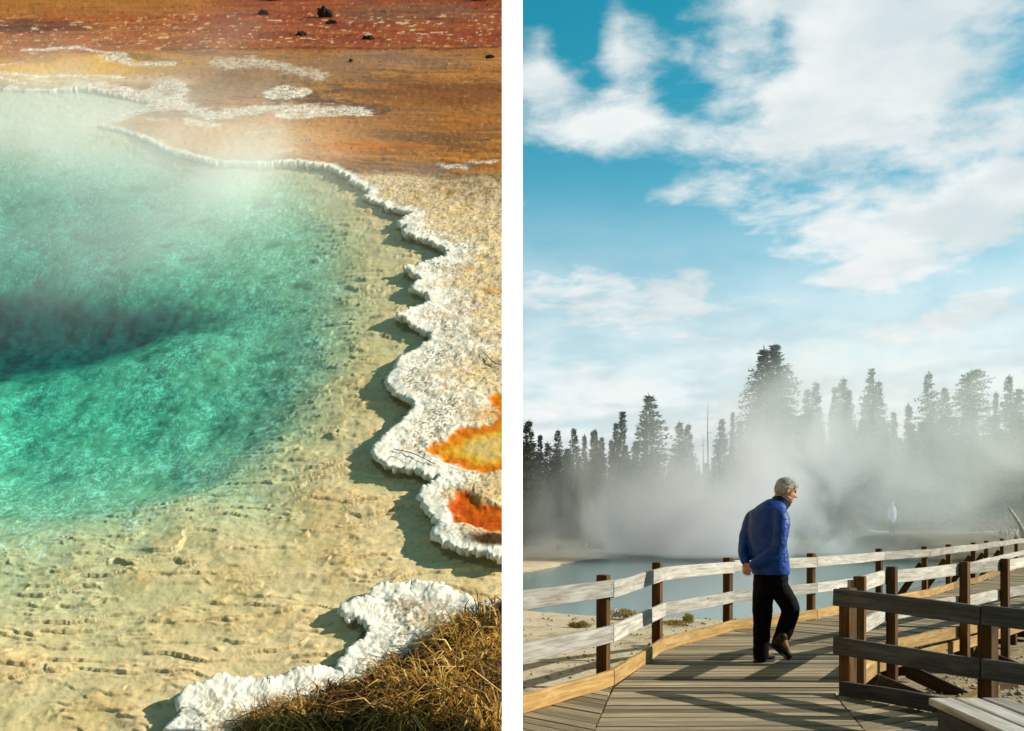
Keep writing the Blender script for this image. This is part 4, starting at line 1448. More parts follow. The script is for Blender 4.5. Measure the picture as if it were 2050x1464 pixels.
for i in range(2600):
    p_, n_ = random.choice(base_v)
    lq = HM.transposed() @ (p_ - HC)
    sweep = HM @ Vector((.55 if lq.z > .05 else -.35, .25 * math.copysign(1, lq.y), -.25 if lq.z > .05 else -.9))
    sweep = (sweep + Vector((random.uniform(-.35, .35), random.uniform(-.35, .35), random.uniform(-.3, .3))))
    d_ = ((sweep - n_ * sweep.dot(n_)).normalized() + n_ * random.uniform(.05, .45)).normalized()
    ln = random.uniform(.014, .034)
    sdv = d_.cross(n_).normalized() * random.uniform(.0012, .0022)
    a_ = p_ - n_ * .003
    m_ = a_ + d_ * ln * .6 + n_ * .002
    e_ = a_ + d_ * ln + sweep * .006
    vs = [bm.verts.new(a_ - sdv), bm.verts.new(a_ + sdv), bm.verts.new(m_ + sdv * .8), bm.verts.new(m_ - sdv * .8), bm.verts.new(e_)]
    tt = random.uniform(.35, 1.15)
    for f in (bm.faces.new((vs[0], vs[1], vs[2], vs[3])), bm.faces.new((vs[3], vs[2], vs[4]))):
        for lp in f.loops: lp[cl] = (tt, tt, tt, 1)
bm_obj('hair', bm, m_hair, man, True)

# --- jacket
bm = new_bm()
def tr_ring(px, py, dd, a, b_, tilt=0.0):
    up_t = Vector((0, 0, 1)) + FRONT * tilt
    fr_ = (FRONT - Vector((0, 0, 1)) * tilt).normalized()
    return (M(px, py, dd), SIDE * a, fr_ * b_)
ring_loft(bm, [tr_ring(1543, 1151, 0, .186, .148, 0), tr_ring(1542, 1143, 0, .200, .160), tr_ring(1541, 1122, 0, .198, .156), tr_ring(1538, 1096, 0, .196, .152), tr_ring(1535, 1068, 0, .194, .148, .1),
               tr_ring(1536, 1048, 0, .196, .142, .2), tr_ring(1538, 1030, .01, .205, .135, .35), tr_ring(1546, 1016, .02, .155, .105, .45), tr_ring(1554, 1006, .03, .092, .080, .5)], 28)
limb(bm, [M(1549, 1026, -.04), RSH, M(1563, 1068, -.21), REL, M(1532, 1116, -.19), M(1509, 1130.5, -.135)], [.085, .088, .078, .070, .062, .050])
limb(bm, [M(1528, 1028, .09), LSH, M(1497, 1064, .19), LEL, M(1489, 1108, .09), M(1492, 1124, .02)], [.085, .086, .074, .066, .056, .047])
jacket = fused('jacket', bm, m_jack, man, .009, 3)
tx = bpy.data.textures.new('folds', 'CLOUDS'); tx.noise_scale = .14; tx.noise_depth = 3
dm = jacket.modifiers.new('folds', 'DISPLACE'); dm.texture = tx; dm.strength = .022; dm.mid_level = .5; dm.texture_coords = 'LOCAL'
# standing collar, open at the throat
bm = new_bm()
cd = Vector((.52, .22, .83)).normalized()
c0, c1 = M(1558, 1015, .02), M(1563, 1006, .03)
sA = SIDE.copy(); fA = (FRONT - cd * FRONT.dot(cd)).normalized()
segs = 30
rows = []
for lv, (cc, ra, rb) in enumerate(((c0 - cd * .03, .098, .092), (c0 + cd * .012, .098, .094), (c1, .100, .098), (c1 + cd * .012, .103, .102), (c1 + cd * .006, .094, .092), (c0, .088, .084))):
    row = []
    for i in range(segs):
        an = math.radians(14) + (2 * math.pi - math.radians(28)) * i / (segs - 1)
        drop = .030 * max(0, math.cos(an)) ** 2 * (1 if lv in (2, 3, 4) else 0)
        row.append(bm.verts.new(cc + fA * rb * math.cos(an) * 1.05 + sA * ra * math.sin(an) - cd * drop))
    rows.append(row)
for r0, r1 in zip(rows[:-1], rows[1:]):
    for i in range(segs - 1):
        bm.faces.new((r0[i], r0[i + 1], r1[i + 1], r1[i]))
bmesh.ops.recalc_face_normals(bm, faces=bm.faces)
bm_obj('collar', bm, m_navy, jacket, True)
# zip pull side seam pocket
bm = new_bm()
limb(bm, [M(1570, 1128, -.20), M(1571, 1108, -.20)], [.003, .003], 6)
bm_obj('pocket_zip', bm, m_navy, jacket, True)

# --- trousers
bm = new_bm()
ring_loft(bm, [tr_ring(1543, 1140, 0, .165, .132), tr_ring(1543, 1158, 0, .182, .145), tr_ring(1542, 1176, 0, .178, .142), tr_ring(1542, 1190, 0, .15, .12)], 24)
limb(bm, [M(1529, 1172, .07), M(1527, 1205, .07), M(1526, 1248, .06), M(1524, 1290, .05), M(1523, 1313, .04)], [.108, .106, .090, .082, .076])
limb(bm, [M(1555, 1170, -.06), M(1568, 1192, -.08), M(1583, 1220, -.09), M(1576, 1248, -.11), M(1563, 1280, -.12), M(1558, 1290, -.12)], [.108, .104, .092, .086, .075, .072])
trousers = fused('trousers', bm, m_pants, man, .010, 3)
dm = trousers.modifiers.new('folds', 'DISPLACE'); dm.texture = tx; dm.strength = .022; dm.mid_level = .5; dm.texture_coords = 'LOCAL'


def boot(heel, toe, up_, label=None):
    heel, toe = Vector(heel), Vector(toe)
    d = (toe - heel).normalized(); L = (toe - heel).length
    up_ = Vector(up_); up_ = (up_ - d * up_.dot(d)).normalized()
    s = d.cross(up_)
    bm = new_bm()
    prof = ((.0, .032, .070), (.08, .042, .095), (.28, .046, .105), (.45, .049, .090), (.65, .054, .074), (.82, .054, .064), (.94, .046, .050), (1.0, .026, .030))
    rings = [(heel + d * L * f_ + up_ * (.022 + hh_ * .5), s * wd_, up_ * hh_ * .5) for f_, wd_, hh_ in prof]
    ring_loft(bm, rings, 16)
    limb(bm, [heel + d * L * .2 + up_ * .07, heel + d * L * .16 + up_ * .15], [.050, .052], 14)
    b_ = fused('boot', bm, m_toe, man, .007, 2)
    bm = new_bm()
    rings = [(heel + d * L * f_ + up_ * (.058 + hh_ * .5 * k_), s * (wd_ + .006), up_ * (hh_ * .5 + .004) * k_) for (f_, wd_, hh_), k_ in zip(((.22, .044, .105), (.32, .047, .104), (.45, .050, .092), (.60, .050, .072), (.68, .040, .05)), (1, 1, .9, .75, .6))]
    ring_loft(bm, rings, 16)
    bm_obj('upper_panel', bm, m_boot, b_, True)
    bm = new_bm()
    rings = [(heel + d * L * f_ + up_ * .012, s * (wd_ + .003), up_ * .014) for f_, wd_, hh_ in prof]
    ring_loft(bm, rings, 16)
    bm_obj('sole', bm, m_sole, b_, True)
    bm = new_bm()
    for k in range(4):
        f_ = .36 + .07 * k
        c_ = heel + d * L * f_ + up_ * (.090 - k * .011)
        limb(bm, [c_ - s * .02, c_ + up_ * .004, c_ + s * .02], [.003, .003, .003], 6)
    bm_obj('lace', bm, m_sole, b_, True)

hx = M(1512, 1327, .02)
boot((hx.x, MD + .02, .0), (hx.x + .22, MD + .17, .0), (0, 0, 1))
h2 = M(1541, 1293, -.16); t2_ = M(1577, 1322, -.10)
boot(h2, t2_, (.6, -.1, .8))

# --- a distant visitor in the steam
m_shirt = speckled('pale_blue_shirt', (.17, .28, .42), (.36, .44, .52), 4, .8, .3, .02)
VD = 57.0
def G(px, py, dd=0.0):
    return P(px, py, VD + dd)
gz = G(1786, 1072).z
vis = empty('person', (G(1786, 1072).x, VD, gz))
tag(vis, 'far off visitor in a pale blue shirt standing in the drifting steam', 'person')
bm = new_bm()
ball(bm, G(1787, 1009), (.10, .10, .13))
limb(bm, [G(1787, 1012), G(1786, 1018), G(1786, 1040)], [.06, .12, .13])
for s_ in (-1, 1):
    limb(bm, [G(1786 + s_ * 3, 1040), G(1786 + s_ * 3.4, 1056), G(1786 + s_ * 3.6, 1071)], [.09, .075, .06])
    limb(bm, [G(1786 + s_ * 6, 1018), G(1786 + s_ * 7.4, 1030), G(1786 + s_ * 6.4, 1041, -.1)], [.05, .045, .04])
vb = fused('body', bm, m_skin, vis, .03, 1)
bm = new_bm()
limb(bm, [G(1786, 1016), G(1786, 1026), G(1786, 1043)], [.15, .19, .17])
for s_ in (-1, 1):
    limb(bm, [G(1786 + s_ * 5, 1017), G(1786 + s_ * 7.4, 1029), G(1786 + s_ * 6.6, 1037, -.1)], [.075, .065, .055])
fused('shirt', bm, m_shirt, vis, .03, 1)
bm = new_bm()
for s_ in (-1, 1):
    limb(bm, [G(1786 + s_ * 3, 1041), G(1786 + s_ * 3.4, 1056), G(1786 + s_ * 3.6, 1070)], [.115, .09, .075])
fused('trousers', bm, m_pants, vis, .03, 1)
# ------------------------------------------------------------------ trees beyond the pool
def needle_mat(name, a, b_):
    m, t, bs = material(name)
    tone = t.node('ShaderNodeVertexColor', layer_name='Tone').outputs[0]
    oi = t.node('ShaderNodeObjectInfo').outputs['Random']
    c = t.mix(oi, a, b_)
    t.put(bs.inputs['Base Color'], t.mix(1.0, c, tone, 'MULTIPLY'))
    bs.inputs['Roughness'].default_value = .7
    bs.inputs['Specular IOR Level'].default_value = .15
    return m
m_needle = needle_mat('conifer_needles', (.030, .052, .022), (.050, .072, .032))
m_bark = speckled('pine_bark', (.10, .075, .055), (.17, .13, .10), 3, .9, .5, .05)
m_dead = speckled('bleached_wood', (.34, .31, .27), (.48, .45, .40), 4, .85, .4, .03)


def trunk_mesh(name, h, r, bend=.02, limbs=0):
    bm = new_bm()
    pts = []
    a0 = random.uniform(0, 6)
    n = 7
    pts = [Vector((math.sin(i * .9 + a0) * bend * h * i / n, math.cos(i * 1.3 + a0) * bend * h * i / n, h * i / (n - 1))) for i in range(n)]
    pts[0] = Vector((0, 0, -.4))
    limb(bm, pts, [r * (1.25 if i == 0 else 1) * (1 - .93 * i / (n - 1)) for i in range(n)], 8)
    for k in range(limbs):
        z = h * random.uniform(.15, .95); an = random.uniform(0, 6.28); ln = random.uniform(.4, 1.9) * (1.1 - z / h)
        c = Vector((0, 0, z)); d = Vector((math.cos(an), math.sin(an), random.uniform(-.25, .25)))
        limb(bm, [c, c + d * ln * .6, c + d * ln + Vector((0, 0, random.uniform(-.2, .15)))], [.035, .022, .008], 5)
    me = bpy.data.meshes.new(name)
    bm.to_mesh(me); bm.free()
    me.materials.append(m_dead if limbs else m_bark)
    me.polygons.foreach_set('use_smooth', [True] * len(me.polygons))
    return me


def crown_mesh(h, rad, base, profile, density=1.0, droop=.35, clump=.35):
    """Whorled branches, each a spray of small needle tufts; lengths vary so that gaps open between them."""
    bm = new_bm()
    cl = bm.loops.layers.float_color['Tone']
    z = base * h
    lop = random.uniform(0, 6.28)
    while z < h * .985:
        f_ = (z - base * h) / (h - base * h)
        R0 = rad * profile(f_)
        nb = max(4, int(random.uniform(7, 11) * density * (1 if f_ < .8 else .7)))
        for k in range(nb):
            an = random.uniform(0, 6.28)
            ln = R0 * random.choice((.45, .7, .85, 1.0, 1.0, 1.15)) * (1 + .18 * math.cos(an - lop)) * (1 + clump * (mnoise.noise(Vector((an * 1.2, z * .35, rad))) ))
            if ln < .05: ln = .06
            d = Vector((math.cos(an), math.sin(an), 0))
            steps = max(2, int(ln / .26))
            side = Vector((-d.y, d.x, 0))
            rise = random.uniform(-.1, .25) + .35 * f_
            for j in range(steps):
                t_ = (j + .6) / steps
                c = Vector((0, 0, z)) + d * ln * t_ + Vector((0, 0, ln * (rise * t_ - droop * t_ * t_)))
                wv = (.16 + .30 * (1 - t_) * min(1, ln)) * random.uniform(.7, 1.3)
                shade = random.uniform(.55, 1.35)
                for q in range(4):
                    o = c + side * random.uniform(-wv, wv) + Vector((0, 0, random.uniform(-.10, .14)))
                    dd = (d * random.uniform(.3, 1) + side * random.uniform(-.9, .9) + Vector((0, 0, random.uniform(-.2, .65)))).normalized()
                    s2 = dd.cross(Vector((random.uniform(-1, 1), random.uniform(-1, 1), random.uniform(-1, 1)))).normalized()
                    L_ = random.uniform(.18, .38); w_ = random.uniform(.04, .085)
                    vs = [bm.verts.new(o - s2 * w_), bm.verts.new(o + s2 * w_), bm.verts.new(o + dd * L_)]
                    fc = bm.faces.new(vs)
                    tt = shade * random.uniform(.8, 1.2)
                    for lp in fc.loops: lp[cl] = (tt, tt, tt, 1)
        z += random.uniform(.16, .34) * (1.25 - .5 * f_)
    # leader
    for q in range(6):
        o = Vector((0, 0, h * (.95 + .009 * q)))
        dd = Vector((random.uniform(-.3, .3), random.uniform(-.3, .3), 1)).normalized(); s2 = dd.orthogonal().normalized()
        fc = bm.faces.new([bm.verts.new(o - s2 * .06), bm.verts.new(o + s2 * .06), bm.verts.new(o + dd * .4)])
        for lp in fc.loops: lp[cl] = (.9, .9, .9, 1)
    me = bpy.data.meshes.new('crown')
    bm.to_mesh(me); bm.free()
    me.materials.append(m_needle)
    return me


cone = lambda f: (1 - f) ** .85 * (.35 + .65 * min(1, f * 6)) + .04
narrow = lambda f: (.55 + .45 * math.sin(min(1, f * 1.4) * math.pi)) * (1 - f) ** .7 + .03
giant = lambda f: (.45 + .55 * math.sin(min(1, f * 1.05 + .1) * math.pi)) * (1 - f ** 6) + .05
lodge = lambda f: (.35 + .75 * math.sin(min(1, f * 1.15) * math.pi * .9)) * (1 - f ** 3) + .03
fluffy = lambda f: .30 + .80 * math.sin((f * .86 + .12) * math.pi) ** .8
PROTO = {
    'cone': [(crown_mesh(14, 2.5, .03, cone, 1.2), trunk_mesh('trunk', 13.8, .20), 14) for _ in range(3)],
    'narrow': [(crown_mesh(14, 1.35, .10, narrow, 1.0), trunk_mesh('trunk', 13.8, .17), 14) for _ in range(3)],
    'lodge': [(crown_mesh(15, 1.7, .28, lodge, .8, .2, .7), trunk_mesh('trunk', 14.8, .17), 15) for _ in range(3)],
    'giant': [(crown_mesh(20, 1.9, .10, giant, 1.5, .35, .5), trunk_mesh('trunk', 19.8, .30), 20) for _ in range(2)],
    'fluffy': [(crown_mesh(20, 2.9, .12, fluffy, 1.0, .3, .6), trunk_mesh('trunk', 19.8, .30), 20) for _ in range(2)],
}


def ground_z(x, y):
    i = int(np.argmin(np.abs(gx_ - x))); j = int(np.argmin(np.abs(gy_ - y)))
    return float(Z[j, i])


def plant_tree(kind, px, ytop, D, label, group=None, wscale=1.0, var=None, name='conifer_tree'):
    x = (px - CX) / FPX * D
    top = CAMZ + (HY - ytop) / FPX * D
    z0 = ground_z(x, D)
    crown, trunk, h0 = PROTO[kind][random.randrange(len(PROTO[kind])) if var is None else var % len(PROTO[kind])]
    t_ = empty(name, (x, D, z0))
    tag(t_, label, 'tree', group)
    s = (top - z0) / h0
    rz = random.uniform(0, 6.28)
    for nm, me in (('crown', crown), ('trunk', trunk)):
        o = bpy.data.objects.new(nm, me)
        COL.objects.link(o)
        o.parent = t_
    wscale *= 1.3 if kind in ('cone', 'narrow') else 1.1
    t_.scale = (s * wscale, s * wscale, s)
    t_.rotation_euler = (random.uniform(-.02, .02), random.uniform(-.02, .02), rz)
    return t_


GT = 'conifers standing above the steam'
for a in (
    ('cone', 1058, 842, 84, 'tall pale conifer beside the white post, dark to the ground', 1.0),
    ('narrow', 1079, 872, 92, 'faint slim conifer next to the tree at the white post', .9),
    ('cone', 1115, 862, 98, 'faded grey green conifer in a gap of open sky', .75),
    ('cone', 1152, 857, 90, 'dark conifer with a bushy rounded tip over the black low trees', .7),
    ('narrow', 1171, 872, 94, 'first of four tiny dark spires in a row', .8),
    ('narrow', 1183, 864, 95, 'second of four tiny dark spires in a row', .8),
    ('narrow', 1196, 861, 94, 'third of four tiny dark spires in a row', .8),
    ('narrow', 1208, 876, 93, 'fourth of four tiny dark spires in a row', .8),
    ('narrow', 1231, 847, 92, 'short dark spire leaning against the tallest of the dark spires', .9),
    ('narrow', 1244, 824, 92, 'slender dark spire just before the broad dark fir', .95),
    ('cone', 1298, 791, 90, 'broad dark fir, biggest of the crisp dark trees', 1.12),
    ('cone', 1362, 845, 98, 'hazy round topped conifer after the broad dark fir', .8),
    ('cone', 1380, 849, 99, 'hazy conifer touching the bare dead tree', .8),
    ('cone', 1446, 838, 98, 'ghostly grey conifer after the bare dead tree', .75),
    ('narrow', 1462, 826, 100, 'very faint thin spire in the steam', .6),
    ('narrow', 1477, 840, 100, 'very faint low conifer at the foot of the twin giants', .9),
    ('giant', 1534, 694, 96, 'lower of the two merged giant pines', 1.35),
    ('giant', 1560, 685, 97, 'tallest pine of all, taller of the two merged giants', 1.35),
    ('cone', 1612, 779, 98, 'shorter of a pair of misty firs after the giants', .62),
    ('cone', 1632, 766, 98, 'taller of a pair of misty firs after the giants', .66),
    ('cone', 1668, 774, 97, 'blunt misty fir, first of a dense trio', .62),
    ('cone', 1687, 758, 96, 'pointed misty fir, middle and tallest of a dense trio', .64),
    ('cone', 1703, 781, 97, 'low misty fir, last of a dense trio', .6),
    ('cone', 1737, 737, 93, 'sharp dark spruce with layered boughs, tall and symmetrical', .62),
    ('lodge', 1763, 762, 94, 'open sparse pine with bare lower trunk beside the sharp spruce', .9),
    ('narrow', 1791, 826, 95, 'small dark conifer low between two taller trees', .9),
    ('narrow', 1818, 810, 95, 'small pointed conifer before the slim column pine', .95),
    ('lodge', 1853, 747, 96, 'slim column shaped pine with airy crown', .95),
    ('cone', 1888, 776, 95, 'wide misty fir after the slim column pine', .7),
    ('fluffy', 1947, 741, 98, 'big soft edged pine nearly lost in white steam', .92),
    ('narrow', 1990, 787, 98, 'thin pale spire beside the steam hidden pine', .7),
    ('cone', 2021, 752, 92, 'tall grey fir with pointed top near the far end', .66),
    ('cone', 2041, 778, 90, 'dense dark fir at the end of the row above the bare log', .9),
):
    plant_tree(a[0], a[1], a[2], a[3], a[4], GT, a[5])

# the bare dead trees
for px, yt, D, lab, lmb in ((1418, 805, 95, 'bare grey dead tree with thin snapped branches', 26), (1408, 868, 97, 'short bare dead stem beside the tall dead tree', 8)):
    x = (px - CX) / FPX * D
    z0 = ground_z(x, D)
    h = CAMZ + (HY - yt) / FPX * D - z0
    t_ = empty('dead_tree', (x, D, z0))
    tag(t_, lab, 'dead tree')
    o = bpy.data.objects.new('trunk', trunk_mesh('trunk', h, .17, .006, lmb)); COL.objects.link(o); o.parent = t_

# the dense dark belt of lower trees, partly hidden in the steam
GF = 'dark low conifers behind the steam'
for i in range(84):
    px = 1000 + i * 13.1 + random.uniform(-6, 6)
    yt = random.uniform(880, 925) if px < 1500 else random.uniform(830, 890)
    if 1320 < px < 1500: yt += 30
    plant_tree(random.choice(('cone', 'cone', 'narrow')), px, yt, random.uniform(84, 106), 'dark low conifer of the dense belt behind the drifting steam', GF, random.uniform(.85, 1.15))
GS = 'young conifers at the forest edge'
for px, yt, D, ws in ((1050, 985, 70, 1.5), (1072, 1000, 72, 1.4), (1655, 985, 74, 1.5), (1680, 968, 76, 1.4), (1702, 992, 75, 1.5), (1985, 905, 74, 1.3), (2012, 880, 72, 1.2), (2040, 860, 70, 1.2), (2065, 850, 72, 1.2), (1960, 950, 78, 1.3), (1860, 960, 86, 1.3), (1800, 930, 88, 1.2)):
    plant_tree('cone', px, yt, D, 'young bushy conifer growing at the forest edge behind the pool', GS, ws)


def shrub(px, py, D, w_, h_, label, mat=None, n=420, cat='shrub', name='shrub'):
    x = (px - CX) / FPX * D
    z0 = ground_z(x, D)
    bm = new_bm()
    cl = bm.loops.layers.float_color['Tone']
    lobes = [(random.uniform(-.6, .6) * w_, random.uniform(-.5, .5) * w_, random.uniform(.2, .7) * h_, random.uniform(.25, .5)) for _ in range(7)]
    for k in range(n):
        lx_, ly_, lz_, lr = random.choice(lobes)
        v = Vector((random.gauss(0, 1), random.gauss(0, 1), random.gauss(0, 1))).normalized() * random.uniform(.4, 1)
        o = Vector((lx_ + v.x * lr * w_, ly_ + v.y * lr * w_, max(.02, lz_ + v.z * lr * h_)))
        dd = (v + Vector((0, 0, .6))).normalized(); s2 = dd.cross(Vector((random.random(), random.random(), random.random()))).normalized()
        L_ = .16 * h_ * random.uniform(.6, 1.3) + .05; w2 = L_ * .28
        fc = bm.faces.new([bm.verts.new(o - s2 * w2), bm.verts.new(o + s2 * w2), bm.verts.new(o + dd * L_)])
        tt = random.uniform(.5, 1.3)
        for lp in fc.loops: lp[cl] = (tt, tt, tt, 1)
    t_ = empty(name, (x, D, z0))
    tag(t_, label, cat)
    me = bpy.data.meshes.new('foliage'); bm.to_mesh(me); bm.free(); me.materials.append(mat or m_needle)
    o = bpy.data.objects.new('foliage', me); COL.objects.link(o); o.parent = t_
    bm = new_bm()
    for k in range(5):
        an = random.uniform(0, 6.28)
        limb(bm, [(0, 0, -.05), (math.cos(an) * w_ * .2, math.sin(an) * w_ * .2, h_ * .3), (math.cos(an) * w_ * .45, math.sin(an) * w_ * .45, h_ * .7)], [.03 * h_, .02 * h_, .008 * h_], 5)
    me = bpy.data.meshes.new('stem'); bm.to_mesh(me); bm.free(); me.materials.append(m_bark)
    o = bpy.data.objects.new('stem', me); COL.objects.link(o); o.parent = t_
    return t_
m_sage = needle_mat('grey_green_leaves', (.085, .095, .055), (.12, .12, .07))
m_rust = needle_mat('rusty_leaves', (.17, .075, .03), (.21, .10, .045))
m_straww = needle_mat('dry_weed', (.40, .33, .17), (.48, .40, .22))
m_tuft = needle_mat('tuft_leaves', (.32, .32, .11), (.42, .38, .15))
shrub(1190, 1085, 66, 1.0, 1.2, 'small dark shrub on the mud flat across the pool')
shrub(1121, 1105, 62, .35, .45, 'tiny tuft of brush on the pale mud flat', m_sage, 160)
shrub(1256, 1045, 78, 1.0, 1.7, 'round dim bush standing in the steam before the forest', m_sage)
shrub(1390, 1075, 72, 1.6, 1.3, 'low spreading bush half veiled behind the man', m_sage)
for px, D, lab in ((1640, 70, 'rusty heather clump just past the man, nearest the dark young firs'), (1676, 68, 'rusty heather clump under the dark young firs'), (1706, 70, 'rusty heather clump fading into the steam'),
                   (1962, 58, 'rusty heather clump above the end of the rail'), (1990, 60, 'rusty heather clump beside the fallen branches')):
    shrub(px, 1085, D, 1.4, .9, lab, m_rust, 420, 'heather', 'heather')
shrub(1630, 1090, 62, 1.2, .7, 'yellow green bush low behind the fence past the man', m_tuft, 300)
shrub(1161, 1255, 16.6, .22, .07, 'flat green weed patch on the sand below the lower rail', m_tuft, 340, 'weed', 'weed_patch')
shrub(1375, 1262, 17.2, .16, .13, 'small yellow green grass tuft by the water between two posts', m_tuft, 300, 'weed', 'weed_patch')
shrub(1245, 1238, 18.0, .35, .16, 'wispy dry weed at the water edge behind the second post', m_straww, 200, 'weed', 'weed_patch')
shrub(1330, 1265, 17.0, .5, .06, 'brownish low weeds on the shore under the rail', m_straww, 300, 'weed', 'weed_patch')

# fallen logs and bare wood near the end of the walk
def log(name, pts, rad, label, cat='log'):
    bm = new_bm()
    limb(bm, pts, rad, 8)
    o = bm_obj(name, bm, m_dead, None, True)
    return tag(o, label, cat)
log('leaning_log', [P(2050, 1074, 46), P(2040, 1048, 46), P(2020, 1017, 45.5)], [.16, .10, .05], 'bleached bare trunk leaning up beside the last posts', 'dead trunk')
log('fallen_log', [P(1935, 1069, 58), P(1990, 1066, 57), P(2050, 1063, 56)], [.09, .10, .12], 'long thin pale log lying level before the dark firs')
log('fallen_log', [P(1740, 1062, 60), P(1762, 1066, 60), P(1790, 1064, 60)], [.05, .06, .05], 'short pale log lying in the steam below the far visitor')
bm = new_bm()
for k in range(26):
    p0 = P(random.uniform(2000, 2060), random.uniform(1068, 1080), random.uniform(46, 49))
    d_ = Vector((random.uniform(-1, 1), random.uniform(-.5, .5), random.uniform(0, .8))).normalized() * random.uniform(.5, 1.5)
    limb(bm, [p0, p0 + d_ * .5 + Vector((0, 0, random.uniform(-.1, .25))), p0 + d_], [.035, .025, .010], 5)
tag(bm_obj('fallen_branches', bm, m_dead, None, True), 'tangle of bleached branches behind the far end of the fence', 'branches')
# ------------------------------------------------------------------ grass, rocks and twigs on the thermal slope
m_grass, t, b = material('dry_grass_blade')
tone = t.node('ShaderNodeVertexColor', layer_name='Tone').outputs[0]
t.put(b.inputs['Base Color'], tone)
b.inputs['Roughness'].default_value = .6
b.inputs['Specular IOR Level'].default_value = .2
N3 = Vector((0, -sT, cT)); UPV = Vector((0, cT, sT)); RX = Vector((1, 0, 0))
pal = [C(224, 184, 100), C(176, 128, 48), C(140, 94, 34), C(96, 62, 24), C(60, 40, 16), C(34, 24, 10), C(120, 100, 34)]
verts, faces, cols_ = [], [], []
gpoly = GRASSY
rg = random.Random(21)
tufts = []
while len(tufts) < 620:
    x, y = rg.uniform(440, 1006), rg.uniform(1205, 1500)
    ok = bool(inside(np.array([x]), np.array([y]), gpoly)[0])
    if ok: tufts.append((x, y))
for x, y in tufts:
    u0_, v0_ = uv_of(x, y)
    flow = 2.9 * float(perlin(np.array([u0_ * 2.2]), np.array([v0_ * 2.2]), 401)[0]) + 3.6
    n1 = float(perlin(np.array([u0_ * 4.5]), np.array([v0_ * 4.5]), 403)[0])
    dark = n1 < .02
    rim_t = float(seg_dist(np.array([x]), np.array([y]), gpoly[:14])[0]) < 22
    nb = rg.randint(14, 30)
    w0_ = height_at(x, y)
    for k in range(nb):
        bu, bv = u0_ + rg.gauss(0, .022), v0_ + rg.gauss(0, .022)
        an = flow + rg.gauss(0, 1.8)
        ln = rg.choice((.03, .05, .07, .09, .14)) * rg.uniform(.7, 1.2) * (1.0 if not dark else .75) * (.55 if rim_t else 1)
        lie = rg.uniform(.5, 1.5)
        dr = Vector((math.cos(an), math.sin(an), 0))
        wd_ = rg.choice((.0008, .0012, .0018, .0028))
        sd_ = Vector((-dr.y, dr.x, 0))
        p0 = Vector((bu, bv, w0_ - .01))
        p1 = p0 + dr * ln * .45 * lie + Vector((0, 0, ln * .55))
        p2 = p0 + dr * ln * 1.0 * lie + Vector((0, 0, ln * (.75 - .45 * lie)))
        cc = pal[min(6, max(0, int(rg.gauss(4.5 if dark else 2.0, 1.1))))] * rg.uniform(.7, 1.15)
        if max(p1.x, p2.x) > -.035: continue
        i0 = len(verts)
        for p, w_ in ((p0, wd_), (p1, wd_ * .9), (p2, wd_ * .3)):
            verts.append(SLOPE @ (p - sd_ * w_)); verts.append(SLOPE @ (p + sd_ * w_))
            cols_ += [cc, cc]
        faces += [(i0, i0 + 1, i0 + 3, i0 + 2), (i0 + 2, i0 + 3, i0 + 5, i0 + 4)]
gr = mesh_np('dry_grass', np.array([tuple(v) for v in verts]), np.array(faces), m_grass, None, False, {'Tone': np.array(cols_)})
tag(gr, 'golden brown dry grass matted along the crust at the near corner', 'grass', kind='stuff')


def stick(name, pts, r, label, mat, cat):
    bm = new_bm()
    limb(bm, pts, r if isinstance(r, list) else [r] * len(pts), 6)
    return tag(bm_obj(name, bm, mat, None, True), label, cat)
m_straw, t, b = material('straw')
b.inputs['Base Color'].default_value = (.42, .30, .12, 1)
b.inputs['Roughness'].default_value = .7
m_twig = speckled('twig_bark', (.08, .055, .035), (.20, .15, .10), 30, .85)
def sp_(x, y, w=0.0):
    return slope_pt(x, y, height_at(x, y) + w)
stick('grass_stalk', [sp_(862, 1326, .03), sp_(900, 1352, .06), sp_(950, 1372, .06), sp_(1012, 1388, .04)], [.0016, .0015, .0012, .0008], 'pale straw stalk, longest one lying across the dry grass', m_straw, 'stalk')
stick('grass_stalk', [sp_(868, 1352, .03), sp_(900, 1390, .06), sp_(950, 1440, .05)], [.0015, .0014, .0009], 'pale straw stalk slanting down through the dry grass', m_straw, 'stalk')
stick('grass_stalk', [sp_(930, 1395, .03), sp_(958, 1372, .09), sp_(982, 1366, .11)], [.0014, .0012, .0008], 'short straw stalk crossing the bare twig', m_straw, 'stalk')
stick('twig', [sp_(962, 1385, .06), sp_(970, 1408, .06), sp_(972, 1432, .05), sp_(990, 1470, .05)], [.0035, .0048, .0042, .0035], 'forked pale and dark twig in the dry grass', m_twig, 'twig')
stick('twig', [sp_(790, 914, .008), sp_(830, 926, .012), sp_(872, 948, .008)], [.0018, .0024, .0016], 'thin dark twig on the white crust beside the orange basin', m_twig, 'twig')
stick('twig', [sp_(766, 940, .006), sp_(782, 934, .014), sp_(803, 936, .006)], [.0018, .0018, .0012], 'small bent twig at the crust edge above the shadow', m_twig, 'twig')
stick('twig', [sp_(968, 722, .010), sp_(990, 740, .012), sp_(1004, 742, .010)], [.002, .003, .002], 'short twig on the tan gravel behind the crust', m_twig, 'twig')
stick('twig', [sp_(700, 1330, .0), sp_(940, 1100, -.0)][:1] + [sp_(836, 1139, .01), sp_(842, 1132, .012)], [.001, .002, .0015], 'tiny twig sunk in the shallow silt', m_twig, 'twig') if False else None

